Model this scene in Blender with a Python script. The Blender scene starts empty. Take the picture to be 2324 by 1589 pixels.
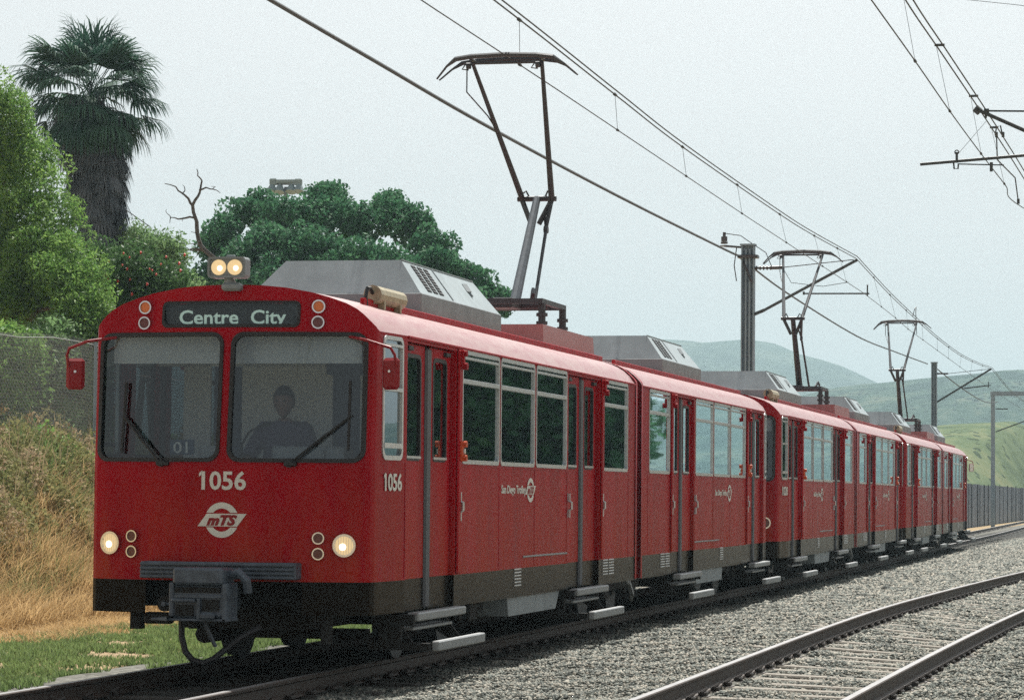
import bpy, bmesh, math, random
import numpy as np
from mathutils import Vector, Matrix
random.seed(7); RNG = np.random.default_rng(7)
R = math.radians
SC = bpy.context.scene; COL = SC.collection

# ------------------------------------------------------------------ camera
FPX, YAW, PIT, ROL, CAMH = 6673.46, .2237, .0489, .0088, 1.5374    # photograph calibrated on a 2324 px wide grid
XC, S0 = 7.9379, 24.1388          # train centre line at x=-XC, train front at y=S0
_F = Vector((-math.sin(YAW)*math.cos(PIT), math.cos(YAW)*math.cos(PIT), math.sin(PIT)))
_R = Vector((math.cos(YAW), math.sin(YAW), 0)); _U = _R.cross(_F)
_c, _s = math.cos(ROL), math.sin(ROL)
_r = _R*_c + _U*_s; _u = _U*_c - _R*_s
cam = bpy.data.cameras.new('camera'); camo = bpy.data.objects.new('camera', cam); COL.objects.link(camo)
m = Matrix.Identity(4)
for i in range(3):
    m[i][0] = _r[i]; m[i][1] = _u[i]; m[i][2] = -_F[i]
m[2][3] = CAMH
camo.matrix_world = m
cam.sensor_width = 36; cam.lens = 36*FPX/2324; cam.clip_end = 20000; cam.clip_start = .1
SC.camera = camo

def ray(x, y):
    a, b = x-1162, y-794.5
    return (_r*a - _u*b)/FPX + _F
def at(x, y, Y):
    "point of the site seen at photo position x, y (2324 grid) on the vertical plane at distance Y"
    d = ray(x, y); return Vector((0, 0, CAMH)) + d*(Y/d.y)

# ------------------------------------------------------------------ world, sun, exposure
HAZE = .00035
SUN_EL, SUN_AZ = 55, -4           # azimuth measured from +Y (along the track), negative = to the left
w = bpy.data.worlds.new('World'); SC.world = w; w.use_nodes = True
nt = w.node_tree; bg = nt.nodes['Background']
sky = nt.nodes.new('ShaderNodeTexSky'); sky.sky_type = 'NISHITA'; sky.sun_disc = False
sky.sun_elevation = R(SUN_EL); sky.sun_rotation = R(SUN_AZ)
sky.altitude = 0; sky.air_density = 1.0; sky.dust_density = 2.2; sky.ozone_density = 1.0
hs = nt.nodes.new('ShaderNodeHueSaturation'); hs.inputs['Saturation'].default_value = .02; nt.links.new(sky.outputs[0], hs.inputs['Color']); nt.links.new(hs.outputs[0], bg.inputs[0]); bg.inputs[1].default_value = .073
sl = bpy.data.lights.new('sun', 'SUN'); sl.energy = 4.6; sl.angle = R(.6); sl.color = (1, .955, .88)
so = bpy.data.objects.new('sun', sl); COL.objects.link(so)
sv = Vector((math.sin(R(SUN_AZ))*math.cos(R(SUN_EL)), math.cos(R(SUN_AZ))*math.cos(R(SUN_EL)), math.sin(R(SUN_EL))))
so.rotation_euler = sv.to_track_quat('Z', 'Y').to_euler()
SC.view_settings.view_transform = 'Standard'; SC.view_settings.look = 'None'
SC.view_settings.exposure = .72; SC.view_settings.gamma = 1
SC.render.engine = 'CYCLES'
SC.cycles.use_denoising = False
SC.cycles.volume_step_rate = 5; SC.cycles.volume_bounces = 0; SC.cycles.volume_max_steps = 64
SC.cycles.max_bounces = 6; SC.cycles.transparent_max_bounces = 24
SC.cycles.caustics_reflective = False; SC.cycles.caustics_refractive = False

# ------------------------------------------------------------------ materials
def mat(name, col, rough=.6, metal=0, noise=0, nscale=3, col2=None, bump=0, bscale=40, coat=0, spec=.5, emit=None, estr=0, stretch=None, var=None):
    m = bpy.data.materials.new(name); m.use_nodes = True; nt = m.node_tree; b = nt.nodes['Principled BSDF']
    b.inputs['Base Color'].default_value = (*col, 1); b.inputs['Roughness'].default_value = rough
    b.inputs['Metallic'].default_value = metal; b.inputs['Specular IOR Level'].default_value = spec
    if coat: b.inputs['Coat Weight'].default_value = coat; b.inputs['Coat Roughness'].default_value = .08
    tc = nt.nodes.new('ShaderNodeTexCoord'); out = tc.outputs['Object']
    if stretch:
        mp = nt.nodes.new('ShaderNodeMapping'); mp.inputs['Scale'].default_value = stretch
        nt.links.new(out, mp.inputs[0]); out = mp.outputs[0]
    if noise or col2:
        n = nt.nodes.new('ShaderNodeTexNoise'); n.inputs['Scale'].default_value = nscale; n.inputs['Detail'].default_value = 6
        n.inputs['Roughness'].default_value = .65; nt.links.new(out, n.inputs['Vector'])
        r = nt.nodes.new('ShaderNodeValToRGB'); r.color_ramp.elements[0].position = .35; r.color_ramp.elements[1].position = .68
        c2 = col2 or tuple(c*(1-noise) for c in col)
        r.color_ramp.elements[0].color = (*c2, 1); r.color_ramp.elements[1].color = (*col, 1)
        nt.links.new(n.outputs['Fac'], r.inputs[0]); nt.links.new(r.outputs[0], b.inputs['Base Color'])
    if bump:
        n2 = nt.nodes.new('ShaderNodeTexNoise'); n2.inputs['Scale'].default_value = bscale; n2.inputs['Detail'].default_value = 4
        nt.links.new(out, n2.inputs['Vector']); bp = nt.nodes.new('ShaderNodeBump'); bp.inputs['Strength'].default_value = bump
        bp.inputs['Distance'].default_value = .02; nt.links.new(n2.outputs['Fac'], bp.inputs['Height']); nt.links.new(bp.outputs[0], b.inputs['Normal'])
    if emit: b.inputs['Emission Color'].default_value = (*emit, 1); b.inputs['Emission Strength'].default_value = estr
    return m

def leafmat(name, c1, c2, trans=.35, rough=.5):
    "leaf material: each leaf's own colour sits in the attribute var"
    m = bpy.data.materials.new(name); m.use_nodes = True; nt = m.node_tree; b = nt.nodes['Principled BSDF']; o = nt.nodes['Material Output']
    a = nt.nodes.new('ShaderNodeAttribute'); a.attribute_name = 'var'
    mx = nt.nodes.new('ShaderNodeMix'); mx.data_type = 'RGBA'; mx.inputs[6].default_value = (*c1, 1); mx.inputs[7].default_value = (*c2, 1)
    nt.links.new(a.outputs['Fac'], mx.inputs[0]); nt.links.new(mx.outputs[2], b.inputs['Base Color']); b.inputs['Roughness'].default_value = rough
    b.inputs['Specular IOR Level'].default_value = .12
    if trans:
        t = nt.nodes.new('ShaderNodeBsdfTranslucent'); nt.links.new(mx.outputs[2], t.inputs[0])
        ms = nt.nodes.new('ShaderNodeMixShader'); ms.inputs[0].default_value = trans
        nt.links.new(b.outputs[0], ms.inputs[1]); nt.links.new(t.outputs[0], ms.inputs[2]); nt.links.new(ms.outputs[0], o.inputs[0])
    return m

def glassmat(name, tint, refl=1.6, rough=.02, bump=.0):
    m = bpy.data.materials.new(name); m.use_nodes = True; nt = m.node_tree; o = nt.nodes['Material Output']; nt.nodes.remove(nt.nodes['Principled BSDF'])
    t = nt.nodes.new('ShaderNodeBsdfTransparent'); t.inputs[0].default_value = (*tint, 1)
    g = nt.nodes.new('ShaderNodeBsdfGlossy'); g.inputs['Roughness'].default_value = rough; g.inputs[0].default_value = (.84, .95, 1, 1)
    f = nt.nodes.new('ShaderNodeFresnel'); f.inputs[0].default_value = 1.52
    mu = nt.nodes.new('ShaderNodeMath'); mu.operation = 'MULTIPLY'; mu.inputs[1].default_value = refl; mu.use_clamp = True
    ms = nt.nodes.new('ShaderNodeMixShader'); nt.links.new(f.outputs[0], mu.inputs[0]); nt.links.new(mu.outputs[0], ms.inputs[0])
    nt.links.new(t.outputs[0], ms.inputs[1]); nt.links.new(g.outputs[0], ms.inputs[2]); nt.links.new(ms.outputs[0], o.inputs[0])
    if bump:
        n2 = nt.nodes.new('ShaderNodeTexNoise'); n2.inputs['Scale'].default_value = 1.3
        bp = nt.nodes.new('ShaderNodeBump'); bp.inputs['Strength'].default_value = bump; bp.inputs['Distance'].default_value = .02
        tc = nt.nodes.new('ShaderNodeTexCoord'); nt.links.new(tc.outputs['Object'], n2.inputs[0])
        nt.links.new(n2.outputs['Fac'], bp.inputs['Height']); nt.links.new(bp.outputs[0], g.inputs['Normal'])
    return m

M = {}
M['red'] = mat('red_paint', (.41, .007, .019), .42, noise=.3, nscale=1.1, spec=.06, stretch=(1, 3, .6), bump=.05, bscale=3)
def grime_and_bounce_red(m):  # grime streaks plus warm bounce from the ballast, put into the lower colour
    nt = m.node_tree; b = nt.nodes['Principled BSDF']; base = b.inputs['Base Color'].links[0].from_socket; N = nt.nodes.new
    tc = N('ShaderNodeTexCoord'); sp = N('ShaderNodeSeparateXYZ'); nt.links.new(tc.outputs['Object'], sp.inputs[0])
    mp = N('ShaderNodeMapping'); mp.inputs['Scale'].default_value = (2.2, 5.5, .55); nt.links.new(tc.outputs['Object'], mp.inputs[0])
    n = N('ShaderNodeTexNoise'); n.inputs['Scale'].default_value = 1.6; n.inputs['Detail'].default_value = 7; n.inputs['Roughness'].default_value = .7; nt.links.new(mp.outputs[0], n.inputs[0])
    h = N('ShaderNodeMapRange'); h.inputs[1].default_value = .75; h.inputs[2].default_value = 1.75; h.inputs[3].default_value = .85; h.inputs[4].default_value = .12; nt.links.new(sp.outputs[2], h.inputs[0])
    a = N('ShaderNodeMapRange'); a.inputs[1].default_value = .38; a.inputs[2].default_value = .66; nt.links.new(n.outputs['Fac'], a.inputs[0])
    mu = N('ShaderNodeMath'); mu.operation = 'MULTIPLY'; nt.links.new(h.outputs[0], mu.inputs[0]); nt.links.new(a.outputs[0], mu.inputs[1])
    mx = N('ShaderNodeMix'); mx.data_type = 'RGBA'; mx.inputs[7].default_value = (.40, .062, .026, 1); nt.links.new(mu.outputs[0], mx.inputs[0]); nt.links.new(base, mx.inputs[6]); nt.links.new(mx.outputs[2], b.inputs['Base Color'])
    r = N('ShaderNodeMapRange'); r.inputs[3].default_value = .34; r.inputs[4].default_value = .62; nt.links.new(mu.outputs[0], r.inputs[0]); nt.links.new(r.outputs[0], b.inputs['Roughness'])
grime_and_bounce_red(M['red'])
M['redplain'] = mat('plain_red_paint', (.26, .008, .014), .4, spec=.3)
M['roof'] = mat('pale_roof_paint', (.36, .165, .18), .4, col2=(.43, .285, .28), nscale=5, coat=.15, stretch=(2, .6, 2))  # pale pinkish red, mottled with a lighter tone
M['fairing'] = mat('fairing_paint', (.36, .12, .12), .45, col2=(.40, .16, .16), nscale=4)
M['skirt'] = mat('dusty_skirt_paint', (.019, .015, .011), .26, col2=(.009, .0075, .006), nscale=2, stretch=(1, .5, 3), bump=.25, bscale=3.5, spec=.04)
M['rubber'] = mat('black_rubber', (.012, .013, .016), .55)
M['seal'] = mat('grey_door_seal', (.085, .095, .11), .6, noise=.3, nscale=8)
M['alu'] = mat('aluminium', (.62, .65, .66), .38, metal=.7, noise=.2, nscale=12)
M['chrome'] = mat('chrome', (.75, .76, .78), .15, metal=1)
M['grey'] = mat('grey_roof_unit_paint', (.37, .445, .48), .5, noise=.22, nscale=2.5)
M['greyd'] = mat('grey_unit_base', (.25, .29, .315), .55, noise=.3, nscale=3)
M['dark'] = mat('dark_underframe', (.009, .0085, .008), .8, noise=.5, nscale=6)
M['grille'] = mat('dark_grille', (.03, .035, .04), .6)
M['steel'] = mat('grey_steel', (.17, .20, .235), .5, metal=.3, noise=.35, nscale=14)
M['coup'] = mat('coupler_grey_paint', (.10, .13, .17), .5, noise=.5, nscale=9)
M['lampcase'] = mat('pale_lamp_case', (.20, .27, .29), .6)
M['panto'] = mat('pantograph_dark_steel', (.05, .055, .065), .5, metal=.3)
M['step'] = mat('step_aluminium', (.30, .32, .33), .5, metal=.25, noise=.25, nscale=20)
M['white'] = mat('white_lettering', (.68, .69, .64), .5)
M['signtext'] = mat('sign_lettering', (.85, .95, .88), .6, emit=(.7, 1, .9), estr=.16)
M['signbg'] = mat('sign_blind', (.035, .05, .07), .5)
M['lamp'] = mat('lit_lamp', (.5, .38, .24), .3, noise=.5, nscale=22, emit=(1, .72, .36), estr=.42)
M['lamphot'] = mat('lit_lamp_filament', (1, .9, .7), .3, emit=(1, .86, .6), estr=1.9)
M['amber'] = mat('amber_lens', (.75, .17, .02), .25, coat=.5)
M['redlens'] = mat('dark_red_lens', (.12, .012, .012), .25, coat=.5)
M['orange'] = mat('orange_lamp', (.70, .10, .02), .3, coat=.4)
M['interior'] = mat('interior_panel', (.33, .35, .35), .8, noise=.1)
M['cabwall'] = mat('cab_wall', (.78, .77, .70), .8)
M['intdark'] = mat('dark_interior', (.05, .08, .13), .7)
M['ceil'] = mat('interior_ceiling', (.5, .52, .52), .8)
M['seatc'] = mat('seat_fabric', (.06, .05, .06), .8)
M['tank'] = mat('cream_tank', (.45, .40, .27), .5, noise=.4, nscale=9)
M['glass'] = glassmat('window_glass', (.105, .13, .125), 2.0, bump=.02)
M['wglass'] = glassmat('windscreen_glass', (.72, .82, .90), 1.45)
M['sglass'] = glassmat('sign_glass', (.8, .85, .85), 1.0)
M['skin'] = mat('skin', (.20, .11, .085), .6)
M['shirt'] = mat('blue_grey_shirt', (.07, .06, .10), .8)
M['hair'] = mat('dark_hair', (.012, .012, .015), .7)
M['rail'] = mat('rusty_rail_web', (.055, .036, .026), .65, noise=.4, nscale=6)
M['railtop'] = mat('worn_rail_head', (.22, .22, .225), .5, metal=.3, noise=.3, nscale=3)
M['sleeper'] = mat('concrete_sleeper', (.27, .245, .205), .85, noise=.35, nscale=6, bump=.4)
M['sleeperdark'] = mat('shaded_sleeper', (.05, .043, .036), .9, noise=.5, nscale=6, bump=.4)  # darker copy of the sleeper, the train's shade put into its colour
M['clip'] = mat('rail_clip_iron', (.03, .022, .018), .6)
M['mast'] = mat('galvanised_mast', (.29, .37, .44), .6, noise=.3, nscale=3, stretch=(3, 3, .4))
M['wire'] = mat('dark_wire', (.05, .06, .065), .6)
M['insul'] = mat('insulator_brown', (.06, .05, .055), .4)
M['fence'] = mat('galvanised_mesh', (.36, .38, .38), .6)
M['wall'] = mat('weathered_grey_wall', (.24, .27, .32), .85, col2=(.13, .15, .19), nscale=1.6, stretch=(1, 1.5, .5), bump=.5, bscale=9)

M['wallpost'] = mat('dark_wall_post', (.09, .10, .12), .85, noise=.4)

# ------------------------------------------------------------------ mesh helpers
def link(o, parent=None):
    COL.objects.link(o)
    if parent is not None: o.parent = parent
    return o
def tag(o, label=None, cat=None, group=None, kind=None):
    if label: o['label'] = label
    if cat: o['category'] = cat
    if group: o['group'] = group
    if kind: o['kind'] = kind
    return o
def empty(name, loc=(0, 0, 0), rz=0):
    o = bpy.data.objects.new(name, None); o.location = loc; o.rotation_euler = (0, 0, rz); o.empty_display_size = .3
    return link(o)

class MB:
    def __init__(s): s.v = []; s.f = []; s.m = []; s.cur = 0
    def face(s, idx): s.f.append(tuple(idx)); s.m.append(s.cur)
    def add(s, vs, fs):
        o = len(s.v); s.v += [tuple(v) for v in vs]
        for f in fs: s.face([i+o for i in f])
    def quad(s, a, b, c, d): s.add([a, b, c, d], [(0, 1, 2, 3)])
    def box(s, x0, x1, y0, y1, z0, z1):
        s.add([(x0, y0, z0), (x1, y0, z0), (x1, y1, z0), (x0, y1, z0), (x0, y0, z1), (x1, y0, z1), (x1, y1, z1), (x0, y1, z1)],
              [(0, 3, 2, 1), (4, 5, 6, 7), (0, 1, 5, 4), (1, 2, 6, 5), (2, 3, 7, 6), (3, 0, 4, 7)]); return s
    def bbox(s, x0, x1, y0, y1, z0, z1, b=.01):
        "box with chamfered edges"
        xs, ys, zs = (x0, x1), (y0, y1), (z0, z1); V = []; idx = {}
        for i in (0, 1):
            for j in (0, 1):
                for k in (0, 1):
                    sx, sy, sz = (1 if i == 0 else -1), (1 if j == 0 else -1), (1 if k == 0 else -1)
                    idx[i, j, k] = len(V)
                    V += [(xs[i], ys[j]+sy*b, zs[k]+sz*b), (xs[i]+sx*b, ys[j], zs[k]+sz*b), (xs[i]+sx*b, ys[j]+sy*b, zs[k])]
        Fs = []
        g = lambda i, j, k, a: idx[i, j, k]+a
        for i in (0, 1):
            q = [g(i, 0, 0, 0), g(i, 1, 0, 0), g(i, 1, 1, 0), g(i, 0, 1, 0)]; Fs.append(q if i else q[::-1])
            q = [g(0, i, 0, 1), g(0, i, 1, 1), g(1, i, 1, 1), g(1, i, 0, 1)]; Fs.append(q if i else q[::-1])
            q = [g(0, 0, i, 2), g(1, 0, i, 2), g(1, 1, i, 2), g(0, 1, i, 2)]; Fs.append(q if i else q[::-1])
        for j in (0, 1):
            for k in (0, 1):
                Fs.append([g(0, j, k, 1), g(1, j, k, 1), g(1, j, k, 2), g(0, j, k, 2)])
                Fs.append([g(j, 0, k, 0), g(j, 1, k, 0), g(j, 1, k, 2), g(j, 0, k, 2)])
                Fs.append([g(j, k, 0, 0), g(j, k, 1, 0), g(j, k, 1, 1), g(j, k, 0, 1)])
                for i in (0, 1):
                    pass
        for i in (0, 1):
            for j in (0, 1):
                for k in (0, 1): Fs.append([g(i, j, k, 0), g(i, j, k, 1), g(i, j, k, 2)])
        s.add(V, Fs); return s
    def tube(s, pts, r, n=8, cap=True, r2=None):
        pts = [Vector(p) for p in pts]; o = len(s.v); N = len(pts); up = None
        for i, p in enumerate(pts):
            t = (pts[min(i+1, N-1)]-pts[max(i-1, 0)])
            if t.length < 1e-9: t = Vector((0, 0, 1))
            t.normalize()
            a = Vector((0, 0, 1)) if abs(t.z) < .9 else Vector((1, 0, 0))
            if up is not None: a = up
            e1 = t.cross(a)
            if e1.length < 1e-4: e1 = t.cross(Vector((1, .3, 0)))
            e1.normalize(); e2 = e1.cross(t).normalized(); up = e2
            rr = r if r2 is None else r+(r2-r)*i/max(1, N-1)
            if isinstance(r, (list, tuple)): rr = r[i]
            for k in range(n):
                an = 2*math.pi*k/n; s.v.append(tuple(p+e1*(rr*math.cos(an))+e2*(rr*math.sin(an))))
        for i in range(N-1):
            for k in range(n):
                a = o+i*n+k; b = o+i*n+(k+1) % n; s.face((a, b, b+n, a+n))
        if cap: s.face([o+k for k in range(n)][::-1]); s.face([o+(N-1)*n+k for k in range(n)])
        return s
    def bar(s, a, b, wx, wy):
        "rectangular bar between two points"
        a, b = Vector(a), Vector(b); t = (b-a).normalized(); q = Vector((0, 0, 1)) if abs(t.z) < .95 else Vector((0, 1, 0))
        e1 = t.cross(q).normalized()*wx/2; e2 = e1.cross(t).normalized()*wy/2
        V = [a-e1-e2, a+e1-e2, a+e1+e2, a-e1+e2, b-e1-e2, b+e1-e2, b+e1+e2, b-e1+e2]
        s.add(V, [(0, 3, 2, 1), (4, 5, 6, 7), (0, 1, 5, 4), (1, 2, 6, 5), (2, 3, 7, 6), (3, 0, 4, 7)]); return s
    def disc(s, c, r, axis='y', n=24, d=.02, rin=0):
        "short cylinder or ring along an axis, centred at c"
        c = Vector(c); ax = {'x': (Vector((0, 1, 0)), Vector((0, 0, 1)), Vector((1, 0, 0))), 'y': (Vector((1, 0, 0)), Vector((0, 0, 1)), Vector((0, -1, 0))), 'z': (Vector((1, 0, 0)), Vector((0, 1, 0)), Vector((0, 0, 1)))}[axis]
        o = len(s.v); rings = [(r, -d/2), (r, d/2)]
        if rin: rings += [(rin, d/2), (rin, -d/2)]
        for rr, h in rings:
            for k in range(n):
                a = 2*math.pi*k/n; s.v.append(tuple(c+ax[0]*rr*math.cos(a)+ax[1]*rr*math.sin(a)+ax[2]*h))
        L = len(rings)
        for j in range(L if rin else 1):
            for k in range(n):
                a = o+j*n+k; b = o+j*n+(k+1) % n; j2 = (j+1) % L; s.face((a, b, o+j2*n+(k+1) % n, o+j2*n+k))
        if not rin: s.face([o+k for k in range(n)][::-1]); s.face([o+n+k for k in range(n)])
        return s
    def build(s, name, mats, parent=None, smooth=False, auto=None):
        me = bpy.data.meshes.new(name); me.from_pydata(s.v, [], s.f); me.update()
        if not isinstance(mats, (list, tuple)): mats = [mats]
        for mm in mats: me.materials.append(mm)
        if len(mats) > 1: me.polygons.foreach_set('material_index', s.m)
        if smooth or auto:
            me.polygons.foreach_set('use_smooth', [True]*len(me.polygons))
            if auto: 
                try: me.set_sharp_from_angle(angle=R(auto))
                except Exception: pass
        o = bpy.data.objects.new(name, me); return link(o, parent)

def npmesh(name, V, F, mats, parent=None, var=None, smooth=False):
    "fast mesh from arrays; F is (n,3) or (n,4); var = one value per face"
    me = bpy.data.meshes.new(name); k = F.shape[1]; n = len(F)
    me.vertices.add(len(V)); me.vertices.foreach_set('co', V.astype(np.float32).ravel())
    me.loops.add(n*k); me.loops.foreach_set('vertex_index', F.astype(np.int32).ravel())
    me.polygons.add(n); me.polygons.foreach_set('loop_start', np.arange(0, n*k, k, dtype=np.int32))
    if smooth: me.polygons.foreach_set('use_smooth', np.ones(n, bool))
    me.update(calc_edges=True)
    if var is not None:
        a = me.attributes.new('var', 'FLOAT', 'FACE'); a.data.foreach_set('value', var.astype(np.float32))
    if not isinstance(mats, (list, tuple)): mats = [mats]
    for mm in mats: me.materials.append(mm)
    o = bpy.data.objects.new(name, me); return link(o, parent)

def rrect(a0, a1, b0, b1, r, n=5):
    "rounded rectangle as a list of 2-D points, counter-clockwise"
    P = []
    for (cx, cy, st) in ((a1-r, b0+r, -90), (a1-r, b1-r, 0), (a0+r, b1-r, 90), (a0+r, b0+r, 180)):
        for k in range(n+1):
            an = R(st+90*k/n); P.append((cx+r*math.cos(an), cy+r*math.sin(an)))
    return P
def ring(mb, P, Q, f0, f1):
    "frame between outlines P (outer) and Q (inner); f0/f1 map 2-D to the back/front 3-D"
    n = len(P); o = len(mb.v)
    for L, f in ((P, f0), (P, f1), (Q, f1), (Q, f0)):
        mb.v += [tuple(f(*p)) for p in L]
    for j in range(3):
        for k in range(n):
            k2 = (k+1) % n; mb.face((o+j*n+k, o+j*n+k2, o+(j+1)*n+k2, o+(j+1)*n+k))
def plate(mb, P, f):
    o = len(mb.v); mb.v += [tuple(f(*p)) for p in P]; mb.face(range(o, o+len(P)))

def text(name, body, size, width, f, mt, parent, bold=.0, shear=0, extr=.004):
    "flat lettering mesh, scaled to width x size (cap height) and mapped by f(a,b,d)"
    cu = bpy.data.curves.new(name, 'FONT'); cu.body = body; cu.size = 1; cu.offset = bold; cu.shear = shear; cu.resolution_u = 3; cu.extrude = .01
    o = bpy.data.objects.new('tmp', cu); COL.objects.link(o)
    dg = bpy.context.evaluated_depsgraph_get(); me = bpy.data.meshes.new_from_object(o.evaluated_get(dg)); bpy.data.objects.remove(o)
    if body.isdigit() and body[0] == '1':       # the slanting flag of the first digit
        x0 = min(v.co.x for v in me.vertices); bm = bmesh.new(); bm.from_mesh(me)
        bm.faces.new([bm.verts.new(q) for q in ((x0-.11, .50, .01), (x0+.02, .58, .01), (x0+.02, .745, .01), (x0-.11, .63, .01))]); bm.to_mesh(me); bm.free()
    me.name = name; n = len(me.vertices); co = np.empty(n*3, np.float32); me.vertices.foreach_get('co', co); co = co.reshape(-1, 3)
    w0, w1 = co[:, 0].min(), co[:, 0].max(); k = width/(w1-w0); hz = size/.729     # .729 = cap height of the built-in font
    out = np.array([tuple(f((c[0]-w0)*k-width/2, c[1]*hz, extr*(c[2]/.01*.5+.5))) for c in co], np.float32)
    me.vertices.foreach_set('co', out.ravel()); me.update(); me.materials.clear(); me.materials.append(mt)
    return link(bpy.data.objects.new(name, me), parent)

# ------------------------------------------------------------------ terrain heights
def sm(t): t = np.clip(t, 0, 1); return t*t*(3-2*t)
def ground_z(X, Y):
    X = np.asarray(X, float); Y = np.asarray(Y, float)
    u = -(X+10.0)                                       # metres to the left of the shoulder
    e = sm((95-Y)/30)                                   # the bank runs out beyond the train's tail
    bank = .05*sm(u/2) + 2.25*sm((u-4.3)/4.6) + .05*np.maximum(u-8.6, 0).clip(0, 60)
    und = .16*np.sin(X*1.3+Y*.7)*sm((u-4)/2)*e + .12*np.sin(Y*1.9-X*.6)*sm((u-4)/2)*e + .05*np.sin(Y*5.1+X*3)*sm((u-4)/2)*e
    z = -.27 + bank*e + und
    far = sm((Y-150)/500)
    z = z + far*sm((u+10)/60)*2.0
    return z
# ballast shoulders: the bed is a raised sheet of its own
def bed_z(X, Y): 
    return -.175+.012*np.sin(X*5.1+Y*1.3)+.012*np.sin(Y*4.3-X*2.2)

def track1_x(y):
    s = y-S0; d = 0 if s < 25 else -(.3*((s-25)/49)**1.5 if s < 110 else .3*(85/49)**1.5+(s-110)*.016)
    return -XC+d
def track2_x(y):
    pts = [(-20, -3.35), (10, -3.34), (22, -3.28), (32, -3.12), (42, -2.9), (52, -2.5), (61.5, -2.05), (81, -.9), (100, .7), (140, 5.5), (200, 15)]
    for (a, b), (c, d) in zip(pts, pts[1:]):
        if y <= c: t = (y-a)/(c-a); return b+(d-b)*t
    return 15+(y-200)*.2
_t2y = np.arange(-20, 260, 1.0); _t2 = np.array([track2_x(v) for v in _t2y])
for _ in range(6): _t2 = np.convolve(np.pad(_t2, 4, mode='reflect', reflect_type='odd'), np.ones(9)/9, 'valid')
def t2x(y): return float(np.interp(y, _t2y, _t2))
def cant2(y): return .0+.13*float(sm((y-18)/22))

# ------------------------------------------------------------------ ground, ballast bed, hills
def grid_mesh(name, xs, ys, zf, mt, kind='structure', smooth=True):
    X, Y = np.meshgrid(xs, ys); Z = zf(X, Y); V = np.stack([X, Y, Z], -1).reshape(-1, 3); nx, ny = len(xs), len(ys)
    i = np.arange(nx-1)[None, :]+nx*np.arange(ny-1)[:, None]; i = i.ravel()
    o = npmesh(name, V, np.stack([i, i+1, i+nx+1, i+nx], -1), mt, smooth=smooth); tag(o, kind=kind); return o

def groundmat():
    m = bpy.data.materials.new('earth_and_dry_grass'); m.use_nodes = True; nt = m.node_tree; b = nt.nodes['Principled BSDF']; b.inputs['Roughness'].default_value = .95
    b.inputs['Specular IOR Level'].default_value = .1
    tc = nt.nodes.new('ShaderNodeTexCoord')
    def noise(s, d=8):
        n = nt.nodes.new('ShaderNodeTexNoise'); n.inputs['Scale'].default_value = s; n.inputs['Detail'].default_value = d; nt.links.new(tc.outputs['Object'], n.inputs[0]); return n
    def ramp(n, a, ca, bb, cb):
        r = nt.nodes.new('ShaderNodeValToRGB'); r.color_ramp.elements[0].position = a; r.color_ramp.elements[1].position = bb
        r.color_ramp.elements[0].color = (*ca, 1); r.color_ramp.elements[1].color = (*cb, 1); nt.links.new(n.outputs['Fac'], r.inputs[0]); return r
    n1 = noise(.45); n2 = noise(3); n3 = noise(14)
    r1 = ramp(n2, .35, (.44, .33, .19), .65, (.27, .22, .11)); r2 = ramp(n3, .3, (.16, .11, .07), .7, (.50, .38, .24))
    mx = nt.nodes.new('ShaderNodeMix'); mx.data_type = 'RGBA'; r3 = ramp(n1, .4, (0, 0, 0), .6, (1, 1, 1)); nt.links.new(r3.outputs[0], mx.inputs[0])
    nt.links.new(r1.outputs[0], mx.inputs[6]); nt.links.new(r2.outputs[0], mx.inputs[7]); nt.links.new(mx.outputs[2], b.inputs[0])
    bp = nt.nodes.new('ShaderNodeBump'); bp.inputs['Strength'].default_value = .7; bp.inputs['Distance'].default_value = .06; nt.links.new(n3.outputs['Fac'], bp.inputs['Height']); nt.links.new(bp.outputs[0], b.inputs['Normal'])
    return m
M['ground'] = groundmat()
def cat_range(*segs): return np.unique(np.concatenate([np.arange(a, b, c) for a, b, c in segs]))
gx = cat_range((-4000, -400, 300), (-400, -60, 20), (-60, -24, 1.5), (-24, -8, .35), (-8, 20, 2), (20, 200, 20), (200, 4001, 300))
gy = cat_range((-300, 10, 20), (10, 26, 2), (26, 62, .35), (62, 120, 2), (120, 400, 10), (400, 4401, 200))
grid_mesh('ground', gx, gy, lambda X, Y: ground_z(X, Y), M['ground'])

def shade_and_oil(nt, col, b):
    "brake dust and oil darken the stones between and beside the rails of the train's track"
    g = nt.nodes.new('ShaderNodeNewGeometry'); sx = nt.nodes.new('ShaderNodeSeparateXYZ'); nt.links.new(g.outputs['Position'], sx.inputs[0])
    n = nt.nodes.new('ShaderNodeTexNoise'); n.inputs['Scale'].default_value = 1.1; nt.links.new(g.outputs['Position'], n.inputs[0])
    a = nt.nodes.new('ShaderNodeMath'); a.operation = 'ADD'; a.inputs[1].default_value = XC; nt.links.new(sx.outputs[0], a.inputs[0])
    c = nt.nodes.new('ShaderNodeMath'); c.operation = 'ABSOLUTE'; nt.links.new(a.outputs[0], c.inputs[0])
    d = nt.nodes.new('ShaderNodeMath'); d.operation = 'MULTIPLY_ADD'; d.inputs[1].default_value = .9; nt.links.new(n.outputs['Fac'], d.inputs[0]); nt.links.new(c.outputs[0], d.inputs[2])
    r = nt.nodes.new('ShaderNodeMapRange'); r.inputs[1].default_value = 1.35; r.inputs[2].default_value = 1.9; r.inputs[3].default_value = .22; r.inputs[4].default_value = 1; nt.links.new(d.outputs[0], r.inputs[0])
    v = nt.nodes.new('ShaderNodeVectorMath'); v.operation = 'SCALE'; nt.links.new(col, v.inputs[0]); nt.links.new(r.outputs[0], v.inputs['Scale']); nt.links.new(v.outputs[0], b.inputs[0])
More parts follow.
